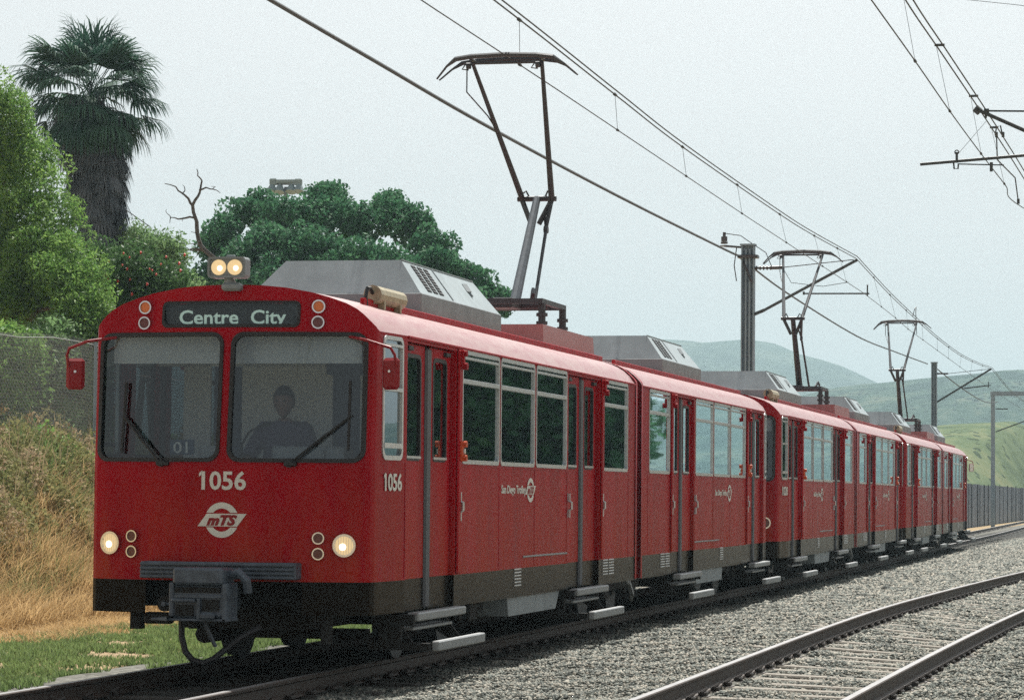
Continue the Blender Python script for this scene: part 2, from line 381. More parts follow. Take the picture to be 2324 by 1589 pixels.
def ballastmat():
    m = bpy.data.materials.new('ballast_bed'); m.use_nodes = True; nt = m.node_tree; b = nt.nodes['Principled BSDF']; b.inputs['Roughness'].default_value = .9; b.inputs['Specular IOR Level'].default_value = .2
    tc = nt.nodes.new('ShaderNodeTexCoord')
    v = nt.nodes.new('ShaderNodeTexVoronoi'); v.inputs['Scale'].default_value = 17; nt.links.new(tc.outputs['Object'], v.inputs[0])
    r = nt.nodes.new('ShaderNodeValToRGB'); r.color_ramp.elements[0].color = (.06, .06, .05, 1); r.color_ramp.elements[1].color = (.24, .24, .215, 1)
    nt.links.new(v.outputs['Color'], r.inputs[0]); shade_and_oil(nt, r.outputs[0], b)
    bp = nt.nodes.new('ShaderNodeBump'); bp.inputs['Strength'].default_value = 1; bp.inputs['Distance'].default_value = .03; bp.invert = True
    nt.links.new(v.outputs['Distance'], bp.inputs['Height']); nt.links.new(bp.outputs[0], b.inputs['Normal']); return m
M['ballast'] = ballastmat()
_bp = [t2x(v) for v in range(0, 250)]
def bedz(X, Y):
    X = np.asarray(X, float); Y = np.asarray(Y, float)
    tx = np.interp(Y, _t2y, _t2); c = .13*sm((Y-18)/22); q = X-tx
    lift = c*np.clip(.5-q/1.5, 0, 1)*sm((q+2.6)/1.4)
    z = bed_z(X, Y)+lift+.034*sm((np.abs(q)-.92)/.12)*sm((1.75-np.abs(q))/.3)+.035*np.exp(-((X+5.6)/.55)**2)
    edge = sm((X+11.0)/1.3)*sm((q*0+tx+4.6-X)/1.4)
    return z*edge+(-.30)*(1-edge)
bx = cat_range((-11.2, 2, .12), (2, 20, .5)); by = cat_range((12, 50, .14), (50, 90, .4), (90, 260, 2))
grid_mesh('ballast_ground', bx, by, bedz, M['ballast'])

# loose stones of the ballast bed
def stones(name, n, area, size, mt, dens=None):
    x0, x1, y0, y1 = area; P = np.empty((0, 2))
    while len(P) < n:
        q = RNG.random((n, 2)); X = x0+(x1-x0)*q[:, 0]; Y = y0*(y1/y0)**q[:, 1]     # density falls with distance
        tx = np.interp(Y, _t2y, _t2); k = (X > -.245*Y-1.2) & (X < -.045*Y+.6)
        k &= ~((np.abs(np.abs(X-tx)-.75) < .12)) & ~((np.abs(np.abs(X+XC)-.75) < .12))
        k &= (np.abs(X-tx) > .98) | (RNG.random(n) < .85)
        P = np.concatenate([P, np.stack([X, Y], -1)[k]])
    P = P[:n]; Z = bedz(P[:, 0], P[:, 1])
    base = np.array([(1, 0, 0), (-1, 0, 0), (0, 1, 0), (0, -1, 0), (0, 0, 1), (0, 0, -1)], float)
    f = np.array([(0, 2, 4), (2, 1, 4), (1, 3, 4), (3, 0, 4), (2, 0, 5), (1, 2, 5), (3, 1, 5), (0, 3, 5)])
    sc = size*(.55+.8*RNG.random((n, 1, 1)))*(P[:, 1]/28).clip(.9, 2.6)[:, None, None]
    v = base[None]*(.6+.6*RNG.random((n, 6, 1)))*np.array([1, .8, .62])+.28*(RNG.random((n, 6, 3))-.5)
    a = RNG.random(n)*6.283; b = (RNG.random(n)-.5)*1.2; ca, sa, cb, sb = np.cos(a), np.sin(a), np.cos(b), np.sin(b)
    x = v[..., 0]*ca[:, None]-v[..., 1]*sa[:, None]; y = v[..., 0]*sa[:, None]+v[..., 1]*ca[:, None]; z = v[..., 2]
    y, z = y*cb[:, None]-z*sb[:, None], y*sb[:, None]+z*cb[:, None]
    v = np.stack([x, y, z], -1)*sc+np.stack([P[:, 0], P[:, 1], Z+size*.25], -1)[:, None]
    F = (f[None]+6*np.arange(n)[:, None, None]).reshape(-1, 3)
    o = npmesh(name, v.reshape(-1, 3), F, mt, var=np.repeat(RNG.random(n), 8)); return o
def stonemat(name, c1, c2, c3):
    m = bpy.data.materials.new(name); m.use_nodes = True; nt = m.node_tree; b = nt.nodes['Principled BSDF']
    a = nt.nodes.new('ShaderNodeAttribute'); a.attribute_name = 'var'; r = nt.nodes.new('ShaderNodeValToRGB')
    r.color_ramp.elements[0].color = (*c1, 1); r.color_ramp.elements[1].color = (*c3, 1); e = r.color_ramp.elements.new(.5); e.color = (*c2, 1)
    nt.links.new(a.outputs['Fac'], r.inputs[0]); shade_and_oil(nt, r.outputs[0], b); b.inputs['Roughness'].default_value = .85; b.inputs['Specular IOR Level'].default_value = .25; return m
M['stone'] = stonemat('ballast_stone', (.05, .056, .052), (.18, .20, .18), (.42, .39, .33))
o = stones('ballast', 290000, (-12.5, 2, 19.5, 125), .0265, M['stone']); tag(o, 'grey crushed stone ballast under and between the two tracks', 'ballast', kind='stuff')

# ------------------------------------------------------------------ tracks
def rail_mb(xf, zf, ys):
    prof = [(-.065, -.155), (.065, -.155), (.06, -.14), (.012, -.12), (.009, -.045), (.034, -.03), (.036, -.008), (.028, 0), (-.028, 0), (-.036, -.008), (-.034, -.03), (-.009, -.045), (-.012, -.12), (-.06, -.14)]
    mb = MB(); n = len(prof)
    for y in ys:
        x = xf(y); z = zf(y); mb.v += [(x+p[0], y, z+p[1]) for p in prof]
    for i in range(len(ys)-1):
        for k in range(n):
            mb.cur = 1 if k == 7 else 0; a = i*n+k; b = i*n+(k+1) % n; mb.face((a, a+n, b+n, b))
    mb.cur = 0; mb.face(range(n)); return mb
def make_track(label, xf, lz, rz, ys, sleepers, half=1.3, slm='sleeper'):
    t = empty('railway_track', (0, 0, 0)); tag(t, label, 'railway track', 'railway tracks')
    rail_mb(lambda y: xf(y)-.7535, lz, ys).build('rail', [M['rail'], M['railtop']], t)
    rail_mb(lambda y: xf(y)+.7535, rz, ys).build('rail', [M['rail'], M['railtop']], t)
    sp = None
    for k, y in enumerate(sleepers):
        x = xf(y); tilt = math.atan2(lz(y)-rz(y), 1.507); hd = math.atan2(xf(y+.5)-xf(y-.5), 1)
        if sp is None:
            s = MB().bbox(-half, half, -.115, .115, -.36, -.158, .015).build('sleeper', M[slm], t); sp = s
            cps = []
            for sx in (-.7535, .7535):
                c = MB(); c.bbox(sx-.15, sx+.15, -.085, .085, -.1595, -.150, .004)
                for e in (-.095, .095):
                    c.bbox(sx+e-.035, sx+e+.035, -.06, .06, -.15, -.115, .008)
                    c.tube([(sx+e*.9, -.07, -.12), (sx+e*1.3, 0, -.09), (sx+e*.9, .07, -.12)], .012, 5)
                cps.append(c.build('rail_clip', M['clip'], s))
        else:
            s = sp.copy(); COL.objects.link(s); s.parent = t
            for cp in cps: c2 = cp.copy(); COL.objects.link(c2); c2.parent = s
        s.location = (x, y, (lz(y)+rz(y))/2); s.rotation_euler = (0, tilt, -hd)
    return t
ys1 = list(np.arange(8, 130, 3.0))+list(np.arange(130, 420, 10.0)); ys2 = list(np.arange(8, 120, 1.5))
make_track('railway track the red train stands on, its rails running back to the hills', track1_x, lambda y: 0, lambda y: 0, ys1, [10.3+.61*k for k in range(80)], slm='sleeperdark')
make_track('empty railway track on pale sleepers curving away from the train', t2x, lambda y: cant2(y), lambda y: 0.0, ys2, [14+.61*k for k in range(98)])

# ------------------------------------------------------------------ the train
H = 1.325
PLAN = [(0, -.30), (.3, -.287), (.6, -.25), (.85, -.205), (1.0, -.17), (1.12, -.135), (1.2, -.10), (1.24, -.06), (1.262, .0), (1.27, .06), (1.278, .16), (1.285, .26), (1.305, .5), (H, .78)]
XF = 1.27
def resample(P, st):
    out = [P[0]]
    for a, b in zip(P, P[1:]):
        L = math.dist(a, b); n = max(1, round(L/st))
        out += [(a[0]+(b[0]-a[0])*k/n, a[1]+(b[1]-a[1])*k/n) for k in range(1, n+1)]
    return out
PR = resample(PLAN, .02)
PROF = [(0, 3.31), (.3, 3.30), (.5, 3.283), (.75, 3.24), (.9, 3.20), (1.05, 3.15), (1.15, 3.10), (1.22, 3.045), (1.28, 2.985), (1.31, 2.95), (H, 2.915)]
def ztop(xn):      # xn in units of the full half width
    return float(np.interp(abs(xn), [p[0] for p in PROF], [p[1] for p in PROF]))
def lean(z): return .11*max(0, min(1, (z-1.75)/1.15)) if z < 2.9 else .11+.05*(z-2.9)/.39
def pl(x, z):      # y of the front skin at lateral x, height z
    xs = [p[0] for p in PLAN[:10]]; ys = [p[1] for p in PLAN[:10]]
    y = float(np.interp(min(abs(x), XF), xs, ys)); k = max(0, min(1, (.1-y)/.35)); return y+lean(z)*k
def in_rr(a, b, a0, a1, b0, b1, r):
    if not (a0 < a < a1 and b0 < b < b1): return False
    dx = max(a0+r-a, a-(a1-r), 0); dy = max(b0+r-b, b-(b1-r), 0); return dx*dx+dy*dy <= r*r
WS = (.033, 1.205, 1.788, 2.90, .11)     # windscreen rubber outline on each side
CABW = (.16, .66, 1.83, 2.88)           # cab side window: s0 s1 z0 z1
SIGN = (-.62, .62, 2.94, 3.168)

def cab_mesh():
    """painted cab end: front skin, rounded corners and cab sides with window openings (front view toward -y)"""
    mb = MB(); path = [(-x, y) for x, y in PR[::-1]][:-1]+PR
    zr = list(np.linspace(.78, 2.9, 107)); N = len(path); rows = []
    fr = [k/16 for k in range(17)]
    def P(i, j):
        x, y = path[i]
        if j < len(zr): z = zr[j]
        else:
            f = fr[j-len(zr)+1]; zt = ztop(x/XF*H) if y < .065 else 2.915
            z = 2.9+(zt-2.9)*f
        k = max(0, min(1, (.1-y)/.35))
        return (x, y+lean(z)*k, z)
    nz = len(zr)+16
    for i in range(N):
        for j in range(nz): mb.v.append(P(i, j))
    for i in range(N-1):
        for j in range(nz-1):
            a = P(i, j); c = P(i+1, j+1); x = (a[0]+c[0])/2; y = (path[i][1]+path[i+1][1])/2; z = (a[2]+c[2])/2; ax = abs(x)
            if in_rr(ax, z, WS[0]+.012, WS[1]-.012, WS[2]+.012, WS[3]-.012, WS[4]) and y < .03: continue
            if y > .1 and CABW[0] < y < CABW[1] and CABW[2] < z < CABW[3]: continue
            if in_rr(x, z, SIGN[0]+.02, SIGN[1]-.02, SIGN[2]+.015, SIGN[3]-.015, .04) and y < .03: continue
            mb.face((i*nz+j, (i+1)*nz+j, (i+1)*nz+j+1, i*nz+j+1))
    return mb

def wall_cells(mb, y0, y1, z0, z1, holes, f, split=None):
    "flat wall with rectangular openings; f maps (y, z) to a point; material 1 below split"
    ys = sorted({y0, y1, *[h[0] for h in holes], *[h[1] for h in holes]}); zs = sorted({z0, z1, *( [split] if split else []), *[h[2] for h in holes], *[h[3] for h in holes]})
    ys = [v for v in ys if y0 <= v <= y1]; zs = [v for v in zs if z0 <= v <= z1]
    for a, b in zip(ys, ys[1:]):
        for c, d in zip(zs, zs[1:]):
            if any(h[0] < (a+b)/2 < h[1] and h[2] < (c+d)/2 < h[3] for h in holes): continue
            mb.cur = 1 if (split and (c+d)/2 < split) else 0
            mb.quad(f(a, c), f(b, c), f(b, d), f(a, d))
    mb.cur = 0

WIN = [(2.83, 4.36), (4.44, 6.0), (6.1, 7.66), (9.80, 11.34)]
DOOR = [(.80, 2.56), (7.78, 9.58)]
WZ = (1.83, 2.885)
LEN = 24.2

def roof_half(mb):
    us = [-1+2*k/36 for k in range(37)]; rows = [0, .1, .3, .6, 1.0]
    V = []
    for fi, f in enumerate(rows):
        for u in us:
            xf = u*XF; yf = pl(xf, ztop(u*H))
            y = yf*(1-f)+.8*f; wdt = XF+(H-XF)*f; V.append((u*wdt, y, ztop(u*H)))
    for u in us: V.append((u*H, 11.86, ztop(u*H)))
    n = len(us); o = len(mb.v); mb.v += V
    for r in range(len(rows)):
        for k in range(n-1): mb.face((o+r*n+k, o+r*n+k+1, o+(r+1)*n+k+1, o+(r+1)*n+k))

def build_half(name='body'):
    b = cab_mesh()
    holes = [(a, c, *WZ) for a, c in WIN]+[(a, c, .40, 2.87) for a, c in DOOR]
    for sx in (-1, 1):
        f = (lambda y, z, sx=sx: (sx*H, y, z)) if sx > 0 else (lambda y, z, sx=sx: (sx*H, y, z))
        wall_cells(b, .78, 11.86, .78, 2.915, holes, f)
        for a, c in DOOR:       # reveals of the door recess
            for y in (a, c): b.quad((sx*H, y, .78), (sx*(H-.09), y, .78), (sx*(H-.09), y, 2.87), (sx*H, y, 2.87))
            b.quad((sx*H, a, 2.87), (sx*H, c, 2.87), (sx*(H-.09), c, 2.87), (sx*(H-.09), a, 2.87))
        b.bbox(*sorted((sx*H, sx*(H+.018))), .8, 11.84, 2.895, 2.918, .004)         # gutter strip
        b.bbox(*sorted((sx*H, sx*(H+.03))), 2.6, 2.74, .79, 2.885, .012)         # raised door pillar
        b.bbox(*sorted((sx*H, sx*(H+.03))), 9.62, 9.74, .79, 2.885, .012)
    for sx in (-1, 1):
        for y in (.76, 4.40, 6.05, 7.72, 9.60, 11.42): b.bbox(*sorted((sx*(H-.002), sx*(H+.0035))), y-.004, y+.004, .79, 1.80, .001)
        b.bbox(*sorted((sx*(H-.002), sx*(H+.006))), 2.76, 7.72, 1.795, 1.805, .001)
    # end cap toward the articulation
    pr = [(x, z) for x, z in PROF]; V = [(x, 11.86, z) for x, z in [(-p[0], p[1]) for p in pr[::-1]]+pr[1:]]
    o = len(b.v); b.v += V+[(H, 11.86, .5), (-H, 11.86, .5)]; b.face(range(o, len(b.v)))
    return b

def skirt_half():
    b = MB()
    path = [(-x, y) for x, y in PR[::-1]][:-1]+PR
    for (x, y), (x2, y2) in zip(path, path[1:]):
        ax = (abs(x)+abs(x2))/2
        if y < .05 and ax < .70: continue
        zb = .50; b.quad((x, y, zb), (x2, y2, zb), (x2, y2, .78), (x, y, .78))
        b.quad((x*.975, y+.03, zb), (x2*.975, y2+.03, zb), (x2, y2, zb), (x, y, zb))
    hol = [(a, c, .3, .9) for a, c in DOOR]
    for sx in (-1, 1):
        for a, c in DOOR:
            for y in (a, c): b.quad((sx*H, y, .49), (sx*(H-.09), y, .49), (sx*(H-.09), y, .78), (sx*H, y, .78))
        wall_cells(b, .78, 11.86, .49, .78, hol, lambda y, z, sx=sx: (sx*H, y, z))
        wall_cells(b, .78, 11.86, .49, .78, hol, lambda y, z, sx=sx: (sx*(H-.03), y, z))
    return b

def mirror_y(o, parent):
    "turn a copy of a front-half part round for the rear half of the car"
    c = o.copy(); COL.objects.link(c); c.parent = parent; return c

def window_frame(y0, y1, z0, z1, sx, bar=2.6, fr=.028, r=.06, bars=True, x=H):
    b = MB(); P = rrect(y0-.012, y1+.012, z0-.012, z1+.012, r); Q = rrect(y0+fr-.01, y1-fr+.01, z0+fr, z1-fr, r*.7)
    ring(b, P, Q, lambda a, c: (sx*(x-.03), a, c), lambda a, c: (sx*(x+.008), a, c))
    if bars:
        b.bbox(*sorted((sx*(x-.02), sx*(x+.010))), y0+.015, y1-.015, bar-.022, bar+.022, .004)
        b.bbox(*sorted((sx*(x-.02), sx*(x+.006))), y0+.015, y1-.015, z1-.075, z1-.05, .003)
    return b
def pane(y0, y1, z0, z1, sx, x=H):
    b = MB(); b.quad((sx*(x-.012), y0, z0), (sx*(x-.012), y1, z0), (sx*(x-.012), y1, z1), (sx*(x-.012), y0, z1)); return b

def door_leaf(y0, y1, sx):
    b = MB(); x = H-.05; w0, w1 = y0+.14 if y0 < 0 else y0+.10, y1-.14
    hy = ((y0+y1)/2-.25, (y0+y1)/2+.25)
    wall_cells(b, y0, y1, .50, 2.86, [(hy[0], hy[1], 1.84, 2.76)], lambda y, z: (sx*x, y, z), split=.78)
    wall_cells(b, y0, y1, .50, 2.86, [(hy[0], hy[1], 1.84, 2.76)], lambda y, z: (sx*(x-.03), y, z), split=.78)
    P = rrect(hy[0]-.015, hy[1]+.015, 1.825, 2.775, .08); Q = rrect(hy[0]+.02, hy[1]-.02, 1.865, 2.74, .06)
    return b, hy, P, Q
def build_leaf(sx, a, c):
    "one leaf of a folding door with its tall window"
    b, hy, P, Q = door_leaf(a, c, sx)
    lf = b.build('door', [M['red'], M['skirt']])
    g = MB(); ring(g, P, Q, lambda p, q: (sx*(H-.07), p, q), lambda p, q: (sx*(H-.045), p, q))
    g.build('window_frame', M['rubber'], lf)
    MB().box(*sorted((sx*(H-.05), sx*(H-.038))), hy[0], hy[1], 1.845, 1.868).build('window_sill', M['alu'], lf)
    pane(hy[0], hy[1], 1.84, 2.76, sx, H-.05).build('pane', M['glass'], lf)
    return lf
def build_seal(sx, y0, y1):
    ym = (y0+y1)/2
    s = MB().bbox(*sorted((sx*(H-.075), sx*(H-.025))), ym-.085, ym+.085, .5, 2.85, .02).build('door_seal', M['seal'])
    MB().bbox(*sorted((sx*(H-.06), sx*(H-.015))), y0+.12, y0+.28, 2.80, 2.84, .005).build('hinge', M['rubber'], s)
    MB().bbox(*sorted((sx*(H-.06), sx*(H-.015))), y1-.28, y1-.12, 2.80, 2.84, .005).build('hinge', M['rubber'], s); return s

def step_unit(sx, y0, y1):
    t = empty('folding_step')
    X = lambda a, c: sorted((sx*a, sx*c))
    MB().bbox(*X(1.34, 1.45), y0, y1, .42, .495, .012).build('upper_tread', M['step'], t)
    MB().bbox(*X(1.2, 1.38), y0+.1, y1-.25, .335, .365, .008).build('middle_tread', M['step'], t)
    MB().bbox(*X(1.56, 1.63), y0+.03, y1+.02, .165, .25, .01).build('lower_tread', M['step'], t)
    b = MB(); 
    for y in (y0+.05, y1-.05):
        b.bar((sx*1.15, y, .46), (sx*1.36, y, .2), .03, .09); b.bar((sx*1.1, y, .35), (sx*1.3, y, .22), .03, .05)
        if y < y0+.1: b.box(*X(1.05, 1.42), y0-.06, y0-.012, .38, .48); b.box(*X(1.0, 1.56), y0-.045, y0+.02, .17, .235); b.box(*X(1.1, 1.3), y0-.05, y0+.05, .2, .45)
        b.build('step_bracket', M['dark'], t); b = MB()
    return t

def lamp_cluster(sx, y, lower=True):
    b = MB(); X = lambda a, c: sorted((sx*a, sx*c))
    b.bbox(*X(H, H+.06), y-.035, y+.035, 2.70, 2.885, .012); b.tube([(sx*(H+.05), y, 2.73), (sx*(H+.09), y, 2.73)], .035, 10); b.tube([(sx*(H+.05), y, 2.85), (sx*(H+.085), y, 2.85)], .03, 10)
    return b

def ac_unit(name='air_conditioner'):
    t = empty(name)
    b = MB(); b.bbox(-.86, .86, 3.0-3.0, 3.4, 3.16, 3.455, .012).build('unit_base', M['greyd'], t)
    b = MB(); z0, z1 = 3.457, 3.79
    V = [(-.84, .02, z0), (.84, .02, z0), (.84, 3.38, z0), (-.84, 3.38, z0), (-.58, .27, z1), (.58, .27, z1), (.58, 3.2, z1), (-.58, 3.2, z1)]
    b.add(V, [(4, 5, 6, 7), (0, 1, 5, 4), (1, 2, 6, 5), (2, 3, 7, 6), (3, 0, 4, 7)]); b.bar((.585, .27, 3.792), (.585, 3.2, 3.792), .012, .012)
    sh = b.build('unit_cover', M['grey'], t)
    for sx in (-1, 1):
        n = Vector((sx*(z1-z0), 0, .26)).normalized()
        def f(u, v, d, sx=sx, n=n):      # u along, v up the slope (0..1)
            return Vector((sx*(.84-.26*v), u, z0+(z1-z0)*v))+n*d
        for u0 in (.42, .66, .90):
            g = MB(); sk = .13
            def q(u, v, d): return f(u+sk*(v-.08), v, d)
            g.quad(q(u0, .1, .004), q(u0+.17, .1, .004), q(u0+.17, .92, .004), q(u0, .92, .004))
            for k in range(9):
                v = .13+.09*k; g.quad(q(u0, v, .012), q(u0+.17, v, .012), q(u0+.17, v+.035, .005), q(u0, v+.035, .005))
            g.build('louvre', M['grille'], t)
        g = MB(); g.bar(f(1.35, .02, .004), f(1.42, .98, .004), .012, .01); g.bar(f(2.5, .5, .01), f(2.54, .75, .01), .07, .02); g.bar(f(2.52, .36, .01), f(2.52, .5, .01), .025, .02)
        g.build('latch', M['greyd'], t)
    return t

def pantograph(d=1):
    "single-arm pantograph; the knee points along d*y from its base"
    t = empty('pantograph')
    b = MB()
    for x in (-.5, .5):
        b.bar((x, -.75*d, .36), (x, .65*d, .36), .05, .06)
        for y in (-.65, .55): b.tube([(x, y*d, .0), (x, y*d, .34)], .045, 8); b.tube([(x, y*d, .08), (x, y*d, .12)], .07, 8); b.tube([(x, y*d, .18), (x, y*d, .22)], .07, 8)
    b.bar((-.52, -.72*d, .36), (.52, -.72*d, .36), .05, .06); b.bar((-.52, .62*d, .36), (.52, .62*d, .36), .05, .06)
    b.tube([(-.42, .05*d, .36), (.42, .05*d, .36)], .05, 8); b.bbox(-.2, .1, -.5, .0, .30, .42, .01)
    b.tube([(.3, -.3*d, .42), (.34, -.42*d, .52), (.36, -.5*d, .45)], .025, 6)
    b.build('base_frame', M['panto'], t)
    K = Vector((0, 1.3*d, 1.79))
    b = MB(); b.tube([(0, .05*d, .36), K], [.07, .05], 10); b.build('lower_arm', M['steel'] if d > 0 else M['panto'], t)
    b = MB(); b.tube([(.22, .2*d, .38), (.16, 1.12*d, 1.38)], .022, 8); b.tube([(.16, 1.12*d, 1.38), (.1, 1.3*d, 1.62)], .018, 6); b.disc((.16, 1.12*d, 1.38), .05, 'x', 10, .05)
    b.tube([(.16, 1.12*d, 1.38), (.18, 1.33*d, 1.78)], [.02, .035], 6)
    b.build('push_rod', M['panto'], t)
    b = MB(); b.tube([K+Vector((-.25, 0, 0)), K+Vector((.25, 0, 0))], .035, 8); top = Vector((0, -.45*d, 3.27))
    for sx in (-1, 1):
        b.tube([K+Vector((sx*.19, 0, 0)), top+Vector((sx*.43, 0, 0))], [.04, .024], 8)
        b.tube([K+Vector((sx*.1, .02*d, .02)), K+Vector((sx*.14, .0, .1)), K+Vector((sx*.17, -.04*d, .07))], .012, 5)
        b.bar(K+Vector((sx*.19, 0, -.02)), K+Vector((sx*.05, -.1*d, -.33)), .03, .06)
    b.tube([(K+Vector((-.19, 0, 0))).lerp(top+Vector((-.43, 0, 0)), .5), (K+Vector((-.19, 0, 0))).lerp(top+Vector((-.43, 0, 0)), .62)+Vector((-.05, 0, 0)), top+Vector((-.50, 0, -.35)), top+Vector((-.5, 0, -.05))], .009, 5)
    b.build('upper_arm', M['panto'], t)
    b = MB()
    for yy in (-.17, .17):
        P = [(-.86, yy*.35, -.19), (-.72, yy*.8, -.05), (-.60, yy, .03), (-.4, yy, .058), (0, yy, .072), (.4, yy, .058), (.60, yy, .03), (.72, yy*.8, -.04), (.86, yy*.35, -.16)]
        b.tube([top+Vector(p) for p in P], [.011, .014, .03, .03, .03, .03, .03, .014, .011], 6)
    for x in (-.43, .43): b.tube([top+Vector((x, -.17, .04)), top+Vector((x, .17, .04))], .018, 6); b.disc(top+Vector((x-.05, 0, -.03)), .04, 'x', 10, .05); b.tube([top+Vector((x-.09, 0, -.01)), top+Vector((x-.13, 0, -.07)), top+Vector((x-.05, 0, -.08))], .01, 5)
    b.tube([top+Vector((-.43, 0, 0)), top+Vector((.43, 0, 0))], .02, 6)
    b.build('collector_head', M['panto'], t)
    return t

def bogie():
    t = empty('bogie')
    b = MB()
    for x in (-1.0, 1.0):
        b.bbox(x-.07, x+.07, -1.5, 1.5, .36, .56, .02); 
        for y in (-.9, .9): b.bbox(x-.11, x+.11, y-.16, y+.16, .28, .56, .02); b.tube([(x, y-.3, .3), (x, y-.3, .6)], .07, 8); b.tube([(x, y+.3, .3), (x, y+.3, .6)], .07, 8)
    b.bbox(-1.0, 1.0, -.25, .25, .35, .6, .02); b.bbox(-.6, .6, -.7, .7, .3, .5, .03); b.box(-.72, .72, -1.55, -1.5, .2, .3)
    b.build('bogie_frame', M['dark'], t)
    for x in (-1, 1):
        for y in (-.9, .9):
            w = MB(); w.disc((x*.75, y, .355), .355, 'x', 32, .12, .0); w.disc((x*.69, y, .355), .385, 'x', 32, .03); w.disc((x*.82, y, .355), .1, 'x', 16, .04); w.build('wheel', M['panto'], t)
    return t

def coupler():
    t = empty('coupler')
    MB().bbox(-.21, .22, -.32, .02, .765, .905, .02).build('cover_plate', M['coup'], t)
    b = MB(); b.bbox(-.235, .24, -.28, .02, .49, .76, .02)
    b.bbox(-.245, -.205, -.30, .0, .5, .78, .008); b.bbox(.215, .255, -.30, 0, .46, .78, .008)
    b.bbox(-.205, .215, -.295, -.27, .655, .685, .004)
    b.bbox(-.22, -.01, -.33, -.28, .62, .652, .01); b.bbox(.0, .03, -.31, -.27, .48, .655, .004)
    b.bbox(.03, .16, -.33, -.28, .475, .54, .02); b.bbox(-.40, .27, -.30, -.02, .465, .486, .004)
    b.add([(-.42, -.30, .475), (-.24, -.36, .50), (-.24, -.02, .50), (-.42, -.12, .475), (-.24, -.36, .465), (-.24, -.02, .465)], [(0, 1, 2, 3), (0, 4, 1), (0, 3, 5, 4), (2, 5, 3)])
    b.bbox(-.09, .09, 0, .6, .52, .72, .02)
    b.bar((.02, -.2, .47), (.1, -.1, .25), .035, .02)
    b.build('coupler_head', M['coup'], t)
    b = MB(); b.box(-.19, -.03, -.289, -.281, .51, .60); b.box(.04, .19, -.289, -.281, .55, .645); b.box(-.2, .2, -.289, -.283, .70, .745); b.disc((-.17, -.29, .725), .02, 'y', 10, .02); b.disc((.18, -.29, .725), .02, 'y', 10, .02)
    b.disc((-.32, -.15, .60), .065, 'y', 16, .09); b.bbox(-.1, -.02, -.24, -.1, .40, .47, .01)
    b.build('contact_face', M['dark'], t)
    b = MB(); b.disc((-.32, -.21, .60), .02, 'y', 10, .03); b.tube([(-.25, -.2, .60), (-.34, -.2, .60)], .012, 6); b.build('release_lever', M['coup'], t)
    MB().tube([(.22, -.1, .84), (.30, -.12, .87), (.37, -.12, .80), (.375, -.1, .70)], .038, 8).build('air_pipe', M['coup'], t)
    pts = [(-.215, -.05, .47), (-.215, -.05, .33), (-.18, -.05, .2), (-.12, -.04, .13), (-.03, -.03, .105), (.05, 0, .14), (.14, .05, .22), (.24, .12, .31), (.38, .25, .40)]
    MB().tube(pts, .028, 8).build('hose', M['rubber'], t)
    return t

def beacon():
    t = empty('roof_headlamp')
    b = MB(); P = rrect(-.17, .17, 0, .18, .03); o = len(b.v)
    ring(b, P, rrect(-.152, .152, .018, .162, .02), lambda a, c: (a, .12, c), lambda a, c: (a, -.02, c)); plate(b, rrect(-.155, .155, .015, .165, .02), lambda a, c: (a, -.003, c)); plate(b, P, lambda a, c: (a, .12, c))
    b.tube([(0, .05, -.08), (0, .05, .01)], .04, 8); b.bbox(-.05, .12, -.01, .1, -.11, -.04, .02); b.bbox(-.02, .05, .04, .08, .17, .2, .005)
    b.build('lamp_housing', M['greyd'], t)
    for x in (-.072, .072):
        g = MB(); g.disc((x, -.006, .09), .066, 'y', 24, .012); l = g.build('lamp', M['lamp'], t)
        MB().disc((x+.012, -.016, .082), .022, 'y', 14, .004).build('bulb', M['lamphot'], t)
    return t

def round_lamp(x, z, r, lens, rim, parent, name='marker_lamp', hot=False):
    y = pl(x, z); y2 = pl(x+.05*(1 if x > 0 else -1), z); sl = (y2-y)/.05
    t = MB(); t.disc((0, -.012, 0), r, 'y', 28, .035, r*.80); fr = t.build(name, M[rim], parent)
    fr.location = (x, y, z); fr.rotation_euler = (0, 0, math.atan(sl)*(1 if x > 0 else -1))
    l = MB(); l.disc((0, -.008, 0), r*.82, 'y', 24, .02)
    if hot:
        l.build('lens', M[lens], fr); q = MB()
        q.disc((-.012, -.022, -.012), r*.30, 'y', 14, .004); q.build('bulb', M['lamphot'], fr)
        q = MB()
        for k in range(7): 
            a = -.7+k*.22; q.bar((a*r, -.0195, -math.sqrt(max(0, .6-a*a))*r), (a*r, -.0195, math.sqrt(max(0, .6-a*a))*r), .004, .002)
        q.build('lens_ribs', M['chrome'], fr)
    else: l.build('lens', M[lens], fr)
    return fr

